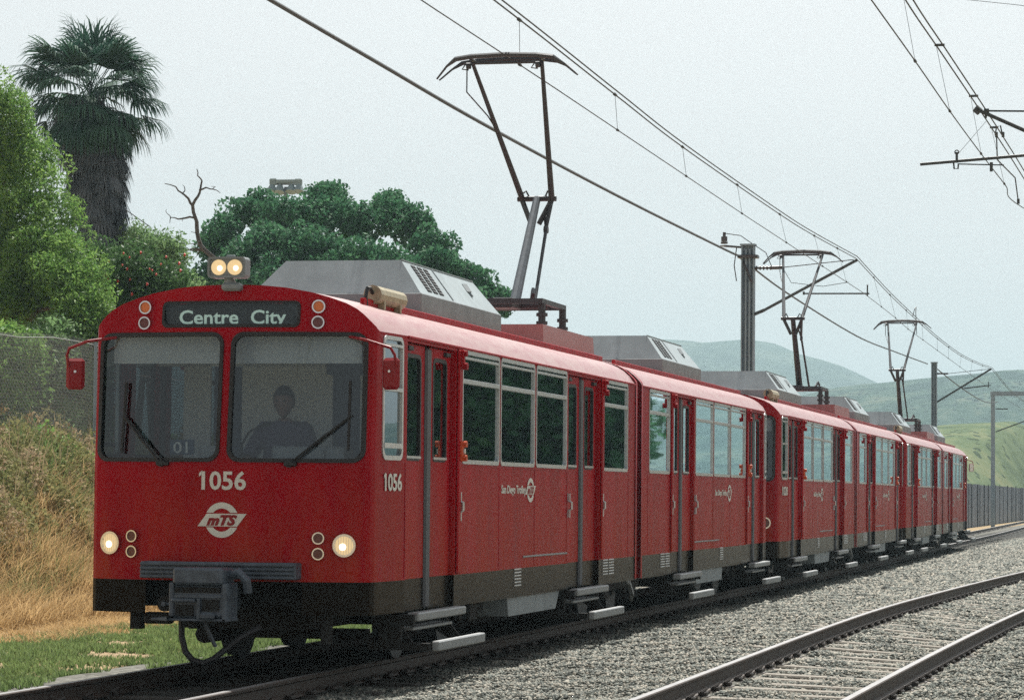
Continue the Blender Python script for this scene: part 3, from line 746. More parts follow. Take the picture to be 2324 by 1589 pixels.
def subd(P, Q, st=.06):
    P2 = []; Q2 = []
    for (p, p2), (q, q2) in zip(zip(P, P[1:]+P[:1]), zip(Q, Q[1:]+Q[:1])):
        n = max(1, int(math.dist(p, p2)/st))
        for k in range(n): t = k/n; P2.append((p[0]+(p2[0]-p[0])*t, p[1]+(p2[1]-p[1])*t)); Q2.append((q[0]+(q2[0]-q[0])*t, q[1]+(q2[1]-q[1])*t))
    return P2, Q2
def windscreen(sx, parent):
    a0, a1, z0, z1, r = WS
    def xx(a, z): k = (z-z0)/(z1-z0); return sx*(a*(1-.03*k) if a > .5 else a)
    b = MB(); P = rrect(a0, a1, z0, z1, r, 8); Q = rrect(a0+.032, a1-.036, z0+.034, z1-.034, r*.8, 8)
    def sub(L):
        out = []
        for p, q in zip(L, L[1:]+L[:1]):
            n = max(1, int(math.dist(p, q)/.06)); out += [(p[0]+(q[0]-p[0])*k/n, p[1]+(q[1]-p[1])*k/n) for k in range(n)]
        return out
    P2 = []; Q2 = []
    for (p, p2), (q, q2) in zip(zip(P, P[1:]+P[:1]), zip(Q, Q[1:]+Q[:1])):
        n = max(1, int(math.dist(p, p2)/.06))
        for k in range(n): t = k/n; P2.append((p[0]+(p2[0]-p[0])*t, p[1]+(p2[1]-p[1])*t)); Q2.append((q[0]+(q2[0]-q[0])*t, q[1]+(q2[1]-q[1])*t))
    ring(b, P2, Q2, lambda a, z: (sx*a, pl(a, z)+.04, z), lambda a, z: (sx*a, pl(a, z)-.014, z))
    rb = b.build('windscreen', M['rubber'], parent)
    g = MB(); na, nz = 14, 4; o = 0
    for j in range(nz+1):
        for i in range(na+1):
            a = a0+.012+(a1-a0-.024)*i/na; z = z0+.012+(z1-z0-.024)*j/nz; g.v.append((sx*a, pl(a, z)+.012, z))
    for j in range(nz):
        for i in range(na): k = j*(na+1)+i; g.face((k, k+1, k+na+2, k+na+1) if sx > 0 else (k+1, k, k+na+1, k+na+2))
    g.build('glass', M['wglass'], rb, smooth=True)
    return rb

def wiper(P0, P1, Q0, Q1, parent):
    "P: pivot and tip of the arm, Q: ends of the blade, all (x, z) on the front skin"
    f = lambda p, d: (p[0], pl(p[0], p[1])-d, p[1])
    b = MB(); b.tube([f(P0, .03), f(((P0[0]+P1[0])/2, (P0[1]+P1[1])/2), .045), f(P1, .035)], .010, 6)
    e = .035; b.tube([f((P0[0]+e, P0[1]), .03), f((P1[0]+e*.4, P1[1]), .035)], .007, 5); b.disc((P0[0], pl(*P0)-.02, P0[1]), .03, 'y', 10, .05); b.bbox(P0[0]-.04, P0[0]+.07, pl(*P0)-.05, pl(*P0)-.005, P0[1]-.02, P0[1]+.015, .006)
    w = b.build('wiper', M['rubber'], parent)
    b = MB(); b.bar(f(Q0, .022), f(Q1, .022), .02, .022); b.build('wiper_blade', M['rubber'], w)
    return w

def emblem(f, parent, s=1.0, name='emblem'):
    "round transit emblem: broken ring crossed by a slanted bar with the letters MTS"
    b = MB(); n = 40; ro, ri = .150*s, .098*s
    for top in (0, 1):
        a0, a1 = (R(24), R(156)) if top else (R(-156), R(-24)); k = 20; o = len(b.v)
        for i in range(k+1):
            a = a0+(a1-a0)*i/k; zc = .062*s
            def cl(z): return max(z, zc) if top else min(z, -zc)
            # ends are cut level with the bar
            b.v.append(tuple(f(ro*math.cos(a), cl(ro*math.sin(a)), .003))); b.v.append(tuple(f(ri*math.cos(a) if abs(ri*math.sin(a)) > zc else math.copysign(math.sqrt(max(0, ri*ri-zc*zc)), math.cos(a)), cl(ri*math.sin(a)), .003)))
        for i in range(k): b.face((o+2*i, o+2*i+1, o+2*i+3, o+2*i+2))
    h = .054*s; sk = .042*s; wd = .175*s
    for k in range(10):
        q = lambda t, c: f(-wd-sk+(2*wd+sk*.1)*t+(c+h)/(2*h)*sk*1.95, c, .003)
        b.quad(q(k/10, -h), q((k+1)/10, -h), q((k+1)/10, h), q(k/10, h))
    e = b.build(name, M['white'], parent)
    text('emblem_letters', 'mTS', .084*s, .275*s, lambda a, c, d: f(a, c-.041*s, .0035+d*.6), M['redplain'], e, bold=.055, shear=.35)
    return e

def mirror(sx, parent):
    b = MB(); yb = pl(1.1, 2.8)
    pts = [(sx*1.05, pl(1.05, 2.87)-.01, 2.86), (sx*1.25, -.25, 2.82), (sx*1.44, -.2, 2.76), (sx*1.47, -.17, 2.70), (sx*1.47, -.13, 2.60)]
    b.tube(pts, .013, 8); a = b.build('mirror_arm', M['redplain'], parent)
    h = MB(); h.bbox(-.08, .08, -.03, .03, -.135, .135, .025); hm = h.build('mirror', M['redplain'], parent); hm.location = (sx*1.42, -.09, 2.545); hm.rotation_euler = (0, 0, -sx*.25)
    g = MB(); g.quad((-.06, .0325, -.12), (.06, .0325, -.12), (.06, .0325, .12), (-.06, .0325, .12)); q1 = g.build('mirror_glass', M['chrome'], parent); q2 = MB().disc((.0, -.034, .02), .012, 'y', 8, .012).build('bolt', M['chrome'], parent)
    for q in (q1, q2): q.location = hm.location; q.rotation_euler = hm.rotation_euler

def seat(parent, x, y, d):
    b = MB(); b.bbox(x-.42, x+.42, y-.2, y+.2, 1.33, 1.42, .03); b.bbox(x-.42, x+.42, y+d*.2-.03, y+d*.2+.03, 1.42, 1.88, .03); b.box(x-.3, x+.3, y-.1, y+.1, .99, 1.33)
    return b.build('seat', M['seatc'], parent)

def copy_tree(o, parent=None):
    c = o.copy(); COL.objects.link(c); c.parent = parent
    for ch in o.children: copy_tree(ch, c)
    return c

PARTS = {}
def once(key, fn):
    "the first use builds the part, later uses copy it"
    if key not in PARTS: PARTS[key] = fn(); return PARTS[key]
    return copy_tree(PARTS[key])

def put(o, root, loc=(0, 0, 0), rz=0):
    o.parent = root; o.location = loc; o.rotation_euler = (0, 0, rz); return o

def build_car(label, number, x, y, rz, knee, base_s, lit, tail=False):
    root = empty('light_rail_car', (x, y, 0), rz); tag(root, label, 'tram', 'coupled red light rail cars')
    # each half of the articulated car, the rear one turned round
    for half in (0, 1):
        L = (0, 0, 0) if half == 0 else (0, LEN, 0); A = 0 if half == 0 else math.pi
        P = lambda o: put(o, root, L, A)
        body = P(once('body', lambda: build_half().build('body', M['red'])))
        P(once('skirt', lambda: skirt_half().build('skirt', M['skirt'])))
        def mk_roof():
            b = MB(); roof_half(b); return b.build('roof', M['roof'], smooth=True)
        P(once('roof', mk_roof))
        for sx in (-1, 1):
            P(once(('rim', sx), lambda: MB().bbox(*sorted((sx*.90, sx*.94)), .75, 11.7, 3.17, 3.25, .006).build('roof_rim', M['red'])))
        for sx in (-1, 1):
            for k, (a, c) in enumerate(WIN):
                def mk(a=a, c=c, sx=sx):
                    w = window_frame(a, c, *WZ, sx).build('window', M['alu']); pane(a, c, *WZ, sx).build('pane', M['glass'], w); return w
                P(once(('win', sx, k), mk))
            def mkc(sx=sx):
                b = MB(); th = .15
                f = lambda u, z, d=0: (sx*(1.281+(u-.16)*.077+d), u, z)
                ring(b, rrect(.15, .67, 1.82, 2.89, .08), rrect(.185, .635, 1.86, 2.855, .06), lambda a, c: f(a, c, -.03), lambda a, c: f(a, c, .008))
                for z, h in ((1.945, .022), (2.43, .016), (2.81, .012)): b.add([f(.175, z-h, -.01), f(.645, z-h, -.01), f(.645, z+h, -.01), f(.175, z+h, -.01), f(.175, z-h, .012), f(.645, z-h, .012), f(.645, z+h, .012), f(.175, z+h, .012)], [(4, 5, 6, 7), (3, 2, 6, 7), (0, 1, 5, 4)])
                w = b.build('cab_window', M['alu']); g = MB(); g.quad(f(.16, 1.83, -.015), f(.66, 1.83, -.015), f(.66, 2.88, -.015), f(.16, 2.88, -.015)); g.build('pane', M['glass'], w); return w
            P(once(('cabwin', sx), mkc))
            for k, (a, c) in enumerate(DOOR):
                ym = (a+c)/2
                P(once(('leaf', sx, k, 0), lambda: build_leaf(sx, a+.01, ym-.085)))
                P(once(('leaf', sx, k, 1), lambda: build_leaf(sx, ym+.085, c-.01)))
                P(once(('seal', sx, k), lambda: build_seal(sx, a, c)))
                if (sx > 0) == (half == 0): P(once(('step', sx, k), lambda a=a, c=c, sx=sx: step_unit(sx, a, c)))
            for yl in (2.67, 9.68):
                P(once(('knob', sx, yl), lambda: lamp_cluster(sx, yl).build('door_lamp', M['red'])))
            def mkt():
                b = MB(); q = sx*(H+.05); b.bbox(*sorted((sx*(H+.02), sx*(H+.06))), 2.64, 2.70, 1.84, 2.03, .012); b.tube([(q, 2.67, 1.87), (q+sx*.04, 2.67, 1.87)], .032, 10); b.tube([(q, 2.67, 2.0), (q+sx*.04, 2.67, 2.0)], .032, 10)
                t = b.build('turn_signal', M['orange']); MB().bbox(*sorted((sx*(H+.055), sx*(H+.075))), 2.648, 2.692, 1.91, 1.955, .006).build('white_lens', M['white'], t); return t
            P(once(('turn', sx), mkt))
            for yh in (2.70, 7.74, 9.68):
                def mkh(yh=yh):
                    b = MB(); b.tube([(sx*(H+.012), yh, 1.36), (sx*(H+.05), yh, 1.38), (sx*(H+.05), yh, 1.45), (sx*(H+.012), yh, 1.47)], .015, 6); b.bbox(*sorted((sx*H, sx*(H+.036))), yh-.012, yh+.012, 1.28, 1.36, .004); b.bbox(*sorted((sx*H, sx*(H+.036))), yh-.012, yh+.012, 1.47, 1.55, .004)
                    return b.build('handle', M['alu'])
                P(once(('handle', sx, yh), mkh))
            for u in (5.1, 9.80, 10.17):
                def mkv(u=u):
                    b = MB()
                    for k in range(6): b.bbox(*sorted((sx*(H), sx*(H+.012))), u, u+.3, .60+.033*k, .614+.033*k, .003)
                    return b.build('vent', M['alu'])
                P(once(('vent', sx, u), mkv))
            def mkl():
                b = MB(); b.bbox(*sorted((sx*H, sx*(H+.012))), 5.5, 7.72, .885, .903, .003); return b.build('trim_strip', M['step'])
            P(once(('trim', sx), mkl))
            def mkb():
                b = MB(); x0 = sx*(H-.03); x1 = sx*(H-.35)
                b.add([(x0, 5.0, .30), (x0, 7.3, .30), (x0, 7.5, .49), (x0, 4.93, .49), (x1, 5.0, .30), (x1, 7.3, .30), (x1, 7.5, .49), (x1, 4.93, .49)], [(0, 1, 2, 3), (4, 5, 6, 7), (0, 1, 5, 4), (1, 2, 6, 5), (3, 0, 4, 7)])
                return b.build('equipment_case', M['greyd'])
            P(once(('case', sx), mkb))
            # San Diego Trolley lettering and emblem; text must read left to right from outside
            def mks(sx=sx):
                f = (lambda a, c, d: (sx*(H+.002+d), 5.05+a, 1.545+c)) if sx > 0 else (lambda a, c, d: (sx*(H+.002+d), 5.3-a, 1.545+c))
                return text('side_lettering', 'San Diego Trolley', .085, 1.12, f, M['white'], None, bold=.018)
            def mke(sx=sx):
                f = (lambda a, c, d: (sx*(H+.002+d), 5.84+a*1.15, 1.58+c*.84)) if sx > 0 else (lambda a, c, d: (sx*(H+.002+d), 4.47-a*1.15, 1.58+c*.84))
                return emblem(f, None, 1.0, 'side_emblem')
            # the lettering flips with the half: build for the side it shows on
            P(once(('sidetext', sx), mks)); P(once(('sideemb', sx), mke))
        P(once('floor', lambda: MB().box(-1.27, 1.27, .8, 11.8, .90, .98).box(-1.18, 1.18, .02, .8, .90, .98).build('floor_pan', M['dark'])))
        P(once('ceil', lambda: MB().box(-1.27, 1.27, .8, 11.8, 2.90, 2.912).box(-1.2, 1.2, .15, .8, 2.90, 2.912).build('ceiling', M['ceil'])))
        def mku():  # underframe gear as plain dark boxes, shaped to block light under the car
            b = MB(); b.box(-.95, .95, .55, 11.8, .62, .9); b.box(-.9, .9, 5.0, 7.4, .25, .62); b.box(-1.1, 1.1, .0, .55, .55, .9); b.box(-.6, .6, .35, 1.6, .35, .62)
            b.tube([(-.35, .3, .3), (-.35, 1.2, .3)], .08, 8); b.bar((.85, .0, .55), (.85, .0, .25), .05, .2); b.bar((-.85, .0, .55), (-.85, .0, .35), .1, .1); b.bbox(-.75, -.5, -.14, -.02, .40, .50, .02)
            return b.build('underframe', M['dark'])
        P(once('under', mku))
        for yy in (4.6, 6.9, 10.3):
            for sx in (-1, 1):
                P(once(('seat', yy, sx), lambda: seat(None, sx*.82, yy, 1)))
        P(once('bogie', bogie)).location = (0, 3.35 if half == 0 else LEN-3.35, 0)
        put(once('ac', ac_unit), root, (0, 3.05, 0) if half == 0 else (0, 16.5, 0), 0)
        # cab end
        for sx in (-1, 1):
            P(once(('ws', sx), lambda: windscreen(sx, None)))
            hot = lit and half == 0
            P(once(('hl', sx, hot), lambda: wrap(round_lamp(sx*1.04, 1.09, .098, 'lamp' if hot else 'redlens', 'chrome', None, 'headlight' if hot else 'tail_light', hot))))
            for z in (1.15, 1.018): P(once(('ml', sx, z), lambda: wrap(round_lamp(sx*.828, z, .052, 'redlens', 'chrome', None))))
            P(once(('ma', sx), lambda: wrap(round_lamp(sx*.777, 3.118, .058, 'amber', 'chrome', None))))
            P(once(('mr', sx), lambda: wrap(round_lamp(sx*.777, 2.982, .056, 'redlens', 'chrome', None))))
            if half == 0 or True:
                def mkm(sx=sx):
                    t = empty('wing_mirror'); mirror(sx, t); return t
                if (lit and half == 0) or (tail and half == 1): P(once(('mir', sx), mkm))
        P(once('wip1', lambda: wiper((-.56, 1.775), (-.93, 2.17), (-.925, 2.47), (-.945, 1.86), None)))
        P(once('wip2', lambda: wiper((.58, 1.775), (1.09, 2.19), (1.07, 2.48), (1.07, 1.90), None)))
        def mk_sign():
            b = MB(); ring(b, *subd(rrect(SIGN[0], SIGN[1], SIGN[2], SIGN[3], .05), rrect(SIGN[0]+.022, SIGN[1]-.022, SIGN[2]+.03, SIGN[3]-.02, .04)), lambda a, c: (a, pl(a, c)+.07, c), lambda a, c: (a, pl(a, c)-.01, c))
            fr = b.build('destination_sign', M['rubber']); yb = -.075
            MB().box(-.64, .64, yb, yb+.01, 2.93, 3.19).build('blind', M['signbg'], fr)
            text('blind_lettering', 'Centre  City', .122, .96, lambda a, c, d: (a, yb-.002-d, 2.976+c), M['signtext'], fr, bold=.016)
            return fr
        def mk_sign0():
            b = MB(); ring(b, *subd(rrect(SIGN[0], SIGN[1], SIGN[2], SIGN[3], .05), rrect(SIGN[0]+.022, SIGN[1]-.022, SIGN[2]+.03, SIGN[3]-.02, .04)), lambda a, c: (a, pl(a, c)+.07, c), lambda a, c: (a, pl(a, c)-.01, c))
            fr = b.build('destination_sign', M['rubber']); MB().box(-.62, .62, -.075, -.065, 2.94, 3.17).build('blind', M['signbg'], fr); return fr
        P(once(('sign', lit and half == 0), mk_sign if lit and half == 0 else mk_sign0))
        def mk_sg():
            g = MB()
            for i in range(10):
                a = -.61+.122*i; g.quad((a, pl(a, 3)+.012, 2.95), (a+.122, pl(a+.122, 3)+.012, 2.95), (a+.122, pl(a+.122, 3)+.012, 3.16), (a, pl(a, 3)+.012, 3.16))
            return g.build('sign_glass', M['sglass'])
        P(once('signglass', mk_sg))
        def mk_bump():
            b = MB(); b.bbox(-.69, .69, -.40, -.20, .80, .942, .01)
            for z in (.815, .85, .885, .92): b.bbox(-.685, .685, -.425, -.39, z-.011, z+.013, .006)
            return b.build('bumper_bar', M['coup'])
        P(once('bumper', mk_bump))
        c = P(once('coupler', coupler)); c.location = (0, -.62 if half == 0 else LEN+.62, 0)
        def mk_tank():
            b = MB(); b.tube([(.93, 1.05, 3.30), (.93, 1.95, 3.30)], .085, 12); b.bbox(.85, 1.0, 1.2, 1.25, 3.17, 3.26, .004); b.bbox(.85, 1.0, 1.75, 1.8, 3.17, 3.26, .004)
            t = b.build('air_tank', M['tank']); MB().tube([(.93, .85, 3.17), (.93, .83, 3.27), (.93, .88, 3.345), (.93, .97, 3.35), (.93, 1.05, 3.31)], .017, 6).build('air_hose', M['rubber'], t); return t
        P(once('tank', mk_tank))
        P(once('cabwall', lambda: cab_interior()))
        if lit and half == 0:
            put(beacon(), root, (-.01, -.22, 3.36), 0)
            f = lambda a, c, d: (a, pl(a, 1.6)-.002-d, 1.557+c)
            text('fleet_number', '1056', .156, .42, f, M['white'], root, bold=.022)
            emblem(lambda a, c, d: (a, pl(a, 1.3)-.002-d, 1.296+c), root)
            for sx in (1,):
                th = .164
                fs = lambda a, c, d: (1.281+(.42+a-.16)*.077+.004+d, .42+a, 1.56+c)
                text('fleet_number', '1056', .15, .46, fs, M['white'], root, bold=.02)
        elif half == 0 and number:
            fs = lambda a, c, d: (1.281+(.42+a-.16)*.077+.004+d, .42+a, 1.56+c)
            text('fleet_number', number, .15, .46, fs, M['white'], root, bold=.02)
    # articulation
    b = MB()
    for k in range(9):
        y = 11.86+.48*k/8; g = .12 if k % 2 else .07
        pr = [(x*(1-g/H), z-g) for x, z in PROF]; V = [(-x, y, z) for x, z in pr[::-1]]+[(x, y, z) for x, z in pr[1:]]+[(H-g, y, .55), (-H+g, y, .55)]; b.v += V; n = len(V)
        if k: 
            for i in range(n): b.face(((k-1)*n+i, (k-1)*n+(i+1) % n, k*n+(i+1) % n, k*n+i))
    b.build('articulation_bellows', M['dark'], root)
    pr = PROF
    for y0, y1, g in ((11.855, 11.95, -.012), (12.25, 12.345, -.012)):
        b = MB(); o = 0
        for y in (y0, y1):
            b.v += [(-x*(1-g/H), y, z-g) for x, z in pr[::-1]]+[(x*(1-g/H), y, z-g) for x, z in pr[1:]]+[(H-g, y, .5)]
            b.v.insert(len(b.v)-len(pr)*2, (-(H-g), y, .5))
        n = (len(b.v)-o)//2
        for i in range(n-1): b.face((o+i, o+i+1, o+n+i+1, o+n+i))
        b.build('articulation_hoop', M['red'], root, smooth=True)
    put(once('bogie', bogie), root, (0, 12.1, 0))
    b = MB(); b.bar((1.2, 12.0, .55), (1.24, 12.2, .3), .05, .03); b.bar((1.24, 12.2, .3), (1.2, 12.35, .22), .05, .03); b.tube([(1.15, 11.9, .6), (1.22, 12.0, .45), (1.2, 12.25, .4)], .02, 6); b.build('articulation_cable', M['step'], root)
    # pantograph with its red fairing
    fx = (8.65, 11.65) if knee > 0 else (LEN-11.65, LEN-8.65)
    b = MB(); b.add([(-.85, fx[0], 3.15), (.85, fx[0], 3.15), (.85, fx[1], 3.15), (-.85, fx[1], 3.15), (-.83, fx[0]+.03, 3.48), (.83, fx[0]+.03, 3.48), (.83, fx[1]-.02, 3.48), (-.83, fx[1]-.02, 3.48)],
                    [(4, 5, 6, 7), (0, 1, 5, 4), (1, 2, 6, 5), (2, 3, 7, 6), (3, 0, 4, 7)]); b.build('roof_fairing', M['fairing'], root)
    put(pantograph(knee), root, (0, base_s, 3.48))
    # steady lamps of the driver's side: open doors, cab interior
    return root

def wrap(o):
    "bake the part's own placement into its mesh and those of its sub-parts"
    T = o.matrix_basis.copy()
    for q in (o, *o.children): q.data.transform(T)
    o.location = (0, 0, 0); o.rotation_euler = (0, 0, 0); return o

def cab_interior():
    t = empty('cab_interior')
    b = MB(); b.box(-.98, -.72, 1.5, 1.53, .98, 2.9); b.box(-.42, .44, 1.5, 1.53, .98, 2.9); b.box(.70, 1.25, 1.5, 1.53, .98, 2.9); b.box(-1.25, 1.25, 1.5, 1.53, 2.68, 2.9)
    b.build('partition', M['cabwall'], t)
    b = MB(); b.box(.44, .70, 1.52, 1.55, .98, 2.68); b.box(-.72, -.42, 1.6, 1.63, .98, 2.68); b.bbox(.40, .72, 1.42, 1.5, 2.60, 2.70, .01); b.build('cab_door', M['intdark'], t)
    MB().box(-1.12, 1.12, .05, .08, 2.64, 2.88).build('sun_visor', M['cabwall'], t)
    b = MB(); b.bbox(-1.1, 1.1, -.02, .42, 1.5, 1.80, .03); b.bbox(.30, .95, .1, .42, 1.8, 1.93, .02); b.bbox(-.32, -.1, .0, .2, 1.80, 1.93, .01); b.bbox(.65, .8, -.0, .1, 1.8, 1.9, .01); b.build('console', M['interior'], t)
    b = MB(); b.tube([(.05, .05, 1.80), (.06, .05, 1.95), (.12, .05, 2.05), (.22, .05, 2.1), (.27, .05, 2.115)], .01, 6); b.tube([(.25, .05, 2.11), (.31, .05, 2.12)], .018, 8); b.build('microphone', M['rubber'], t)
    text('route_card', '01', .10, .13, lambda a, c, d: (-.46+a, -.06-d, 1.865+c), M['white'], t, bold=.01)
    MB().box(-.56, -.34, -.055, -.045, 1.85, 1.98).build('card_board', M['intdark'], t)
    return t

car1 = build_car('front red tram car signed Centre City, headlights lit, numbered 1056', '1056', -XC, S0, 0, 1, 10.8, True)
car2 = build_car('middle red tram car coupled between the front car and the last car', '1028', -XC+.085, S0+25.2, .0066, -1, 13.4, False)
car3 = build_car('last red tram car at the tail of the train, below the hills', '', -XC-.07, S0+50.4, .008, -1, 13.4, False, True)

# ------------------------------------------------------------------ the driver
def person_driver():
    me = bpy.data.meshes.new('person')
    J = {'pel': (0, .12, .0, .15), 'bel': (0, .08, .18, .145), 'che': (0, .06, .40, .165), 'nkb': (0, .06, .55, .075), 'nk': (0, .04, .61, .058),
         'sl': (-.17, .06, .50, .075), 'sr': (.17, .06, .50, .075), 'el': (-.26, -.08, .27, .05), 'er': (.26, -.08, .27, .05), 'wl': (-.16, -.33, .27, .033), 'wr': (.16, -.33, .27, .033),
         'hl': (-.14, -.40, .27, .036), 'hr': (.14, -.40, .27, .036),
         'tl': (-.1, -.05, -.02, .095), 'tr': (.1, -.05, -.02, .095), 'kl': (-.13, -.34, .0, .065), 'kr': (.13, -.34, .0, .065), 'fl': (-.13, -.32, -.42, .045), 'fr': (.13, -.32, -.42, .045), 'ql': (-.13, -.46, -.46, .035), 'qr': (.13, -.46, -.46, .035)}
    E = [('pel', 'bel'), ('bel', 'che'), ('che', 'nkb'), ('nkb', 'nk'), ('che', 'sl'), ('che', 'sr'), ('sl', 'el'), ('sr', 'er'), ('el', 'wl'), ('er', 'wr'), ('wl', 'hl'), ('wr', 'hr'),
         ('pel', 'tl'), ('pel', 'tr'), ('tl', 'kl'), ('tr', 'kr'), ('kl', 'fl'), ('kr', 'fr'), ('fl', 'ql'), ('fr', 'qr')]
    # five fingers on each hand, curled round the controller handles
    for s, sx in (('l', -1), ('r', 1)):
        for k in range(4):
            x = J['h'+s][0]+(k-1.5)*.02; n1, n2 = f'f{s}{k}a', f'f{s}{k}b'
            J[n1] = (x, -.445, .275-.004*abs(k-1.5), .0105); J[n2] = (x, -.46, .245, .009); E += [('h'+s, n1), (n1, n2)]
        J['t'+s+'a'] = (J['h'+s][0]-sx*.045, -.41, .255, .012); J['t'+s+'b'] = (J['h'+s][0]-sx*.04, -.44, .24, .010); E += [('h'+s, 't'+s+'a'), ('t'+s+'a', 't'+s+'b')]
    K = list(J); me.from_pydata([J[k][:3] for k in K], [(K.index(a), K.index(b)) for a, b in E], [])
    o = bpy.data.objects.new('person', me); COL.objects.link(o)
    md = o.modifiers.new('Skin', 'SKIN'); o.modifiers.new('Sub', 'SUBSURF').levels = 1
    for i, k in enumerate(K): me.skin_vertices[0].data[i].radius = (J[k][3],)*2; me.skin_vertices[0].data[i].use_root = (i == 0)
    dg = bpy.context.evaluated_depsgraph_get(); m2 = bpy.data.meshes.new_from_object(o.evaluated_get(dg)); bpy.data.objects.remove(o)
    vs = [tuple(v.co) for v in m2.vertices]; fs = [tuple(p.vertices) for p in m2.polygons]
    # head: a shaped ball with brow, nose, chin, eye sockets and ears, joined to the neck
    n, mm = 28, 20; o0 = len(vs)
    for j in range(mm+1):
        th = math.pi*j/mm
        for i in range(n):
            ph = 2*math.pi*i/n; x, y, z = math.sin(th)*math.sin(ph), -math.sin(th)*math.cos(ph), math.cos(th)
            X, Y, Z = x*.076, y*.096, z*.118
            if z < 0: X *= 1+.28*z; Y *= (1+.10*z)
            fr = max(0, -y)
            Y -= .020*fr*math.exp(-((z+.18)/.17)**2-(x/.16)**2)*1.3     # nose
            Y -= .008*fr*math.exp(-((z-.18)/.1)**2); Y += .012*fr*(math.exp(-((z-.03)/.1)**2-((abs(x)-.38)/.16)**2))
            Y -= .006*fr*math.exp(-((z+.50)/.08)**2-(x/.3)**2); Y -= .008*fr*math.exp(-((z+.85)/.14)**2)
            X += math.copysign(.014, x)*math.exp(-((z+.02)/.2)**2-((y-.02)/.14)**2) if abs(x) > .8 else 0
            vs.append((X, .03+Y, .72+Z))
    for j in range(mm):
        for i in range(n): fs.append((o0+j*n+i, o0+j*n+(i+1) % n, o0+(j+1)*n+(i+1) % n, o0+(j+1)*n+i))
    b = bpy.data.meshes.new('person'); b.from_pydata(vs, [], fs); b.update(); b.materials.append(M['skin']); b.polygons.foreach_set('use_smooth', [True]*len(b.polygons))
    p = bpy.data.objects.new('person', b); COL.objects.link(p)
    # shirt: shell over the torso and upper arms;  hair cap
    b2 = MB(); nv = m2.vertices
    for f in m2.polygons:
        c = f.center
        if -.02 < c.z < .565 and c.y > -.16 or (c.z > .2 and abs(c.x) > .2 and c.y > -.2 and c.z < .5):
            o1 = len(b2.v); b2.v += [tuple(nv[v].co+nv[v].normal*.012) for v in f.vertices]; b2.face(range(o1, len(b2.v)))
    b2.build('shirt', M['shirt'], p, smooth=True)
    b2 = MB(); o1 = 0
    for j in range(9):
        th = math.pi*.62*j/8
        for i in range(24):
            ph = 2*math.pi*i/24; x, y, z = math.sin(th)*math.sin(ph), -math.sin(th)*math.cos(ph), math.cos(th)
            if y < -.2 and z < .42: z = .42+(z-.42)*.1
            b2.v.append((x*.084, .035+y*.103, .725+z*.128))
    for j in range(8):
        for i in range(24): b2.face((j*24+i, j*24+(i+1) % 24, (j+1)*24+(i+1) % 24, (j+1)*24+i))
    b2.build('hair', M['hair'], p, smooth=True)
    for sx in (-1, 1): MB().disc((sx*.030, -.062, .728), .010, 'y', 10, .006).build('eye', M['hair'], p)
    return p
drv = person_driver(); tag(drv, 'dark haired person in a dark shirt sitting at the tram controls behind the windscreen', 'person')
drv.location = (-XC+.23, S0+.66, 1.50); drv.scale = (1.15, 1.1, 1.15)

# ------------------------------------------------------------------ overhead line
def wire(name, pts, r, label, parent=None, cat='overhead wire', mt='wire', group=None, n=5):
    P = []; pts = [Vector(p) for p in pts]
    for i in range(len(pts)-1):        # Catmull-Rom through the points
        p0, p1, p2, p3 = pts[max(i-1, 0)], pts[i], pts[i+1], pts[min(i+2, len(pts)-1)]; k = 8
        for j in range(k):
            t = j/k; P.append(.5*((2*p1)+(p2-p0)*t+(2*p0-5*p1+4*p2-p3)*t*t+(3*p1-p0-3*p2+p3)*t**3))
    P.append(pts[-1]); o = MB().tube(P, r, n).build(name, M[mt], parent)
    if label: tag(o, label, cat, group)
    return o
def Wc(s, x, z): return Vector((-XC+x, S0+s, z))
def lin(a, b, n):
    return [Vector(a).lerp(Vector(b), k/n) for k in range(n+1)]
CON = [(-22, -.15, 6.95), (-6, -.05, 6.88), (6.3, -.03, 6.84), (12, .02, 6.81), (29, .09, 6.72), (49.3, .25, 6.61), (57.5, .18, 6.56), (63.4, .06, 6.53), (104, -.13, 6.3), (160, -.3, 6.2), (230, -1.1, 6.1)]
MES = [(-22, .05, 7.55), (-5, .0, 7.49), (9.6, 0, 7.391), (17.3, 0, 7.297), (23.3, 0, 7.232), (35.2, 0, 7.265), (41, 0, 7.336), (49.66, 0, 7.522)]
MES2 = [(49.66, 0, 7.522), (58, 0, 7.22), (66, 0, 7.03), (75, 0, 6.86), (85.3, 0, 6.80), (94.8, 0, 6.913), (104, 0, 7.11)]
MES3 = [(104, 0, 7.11), (120, 0, 6.63), (140, -.1, 6.7), (158, -.2, 7.3), (200, -.6, 6.9), (235, -1.1, 7.2)]
def interp(T, s): return [float(np.interp(s, [t[0] for t in T], [t[k] for t in T])) for k in (1, 2)]
c1 = empty('overhead_line', (0, 0, 0)); tag(c1, 'overhead contact line touched by the pantographs of the red train', 'overhead line', 'overhead lines')
segs = lin((0, 0, 0), (1, 0, 0), 2)
MB().tube([Wc(*t) for t in [(s, *interp(CON, s)) for s in np.arange(-20, 220, 3)]], .008, 5).build('contact_wire', M['wire'], c1)
for k, T in enumerate((MES, MES2, MES3)):
    for dz in (0, .05): 
        wire('messenger_wire', [Wc(t[0], t[1]+dz*.6, t[2]+dz) for t in T], .011, None, c1)
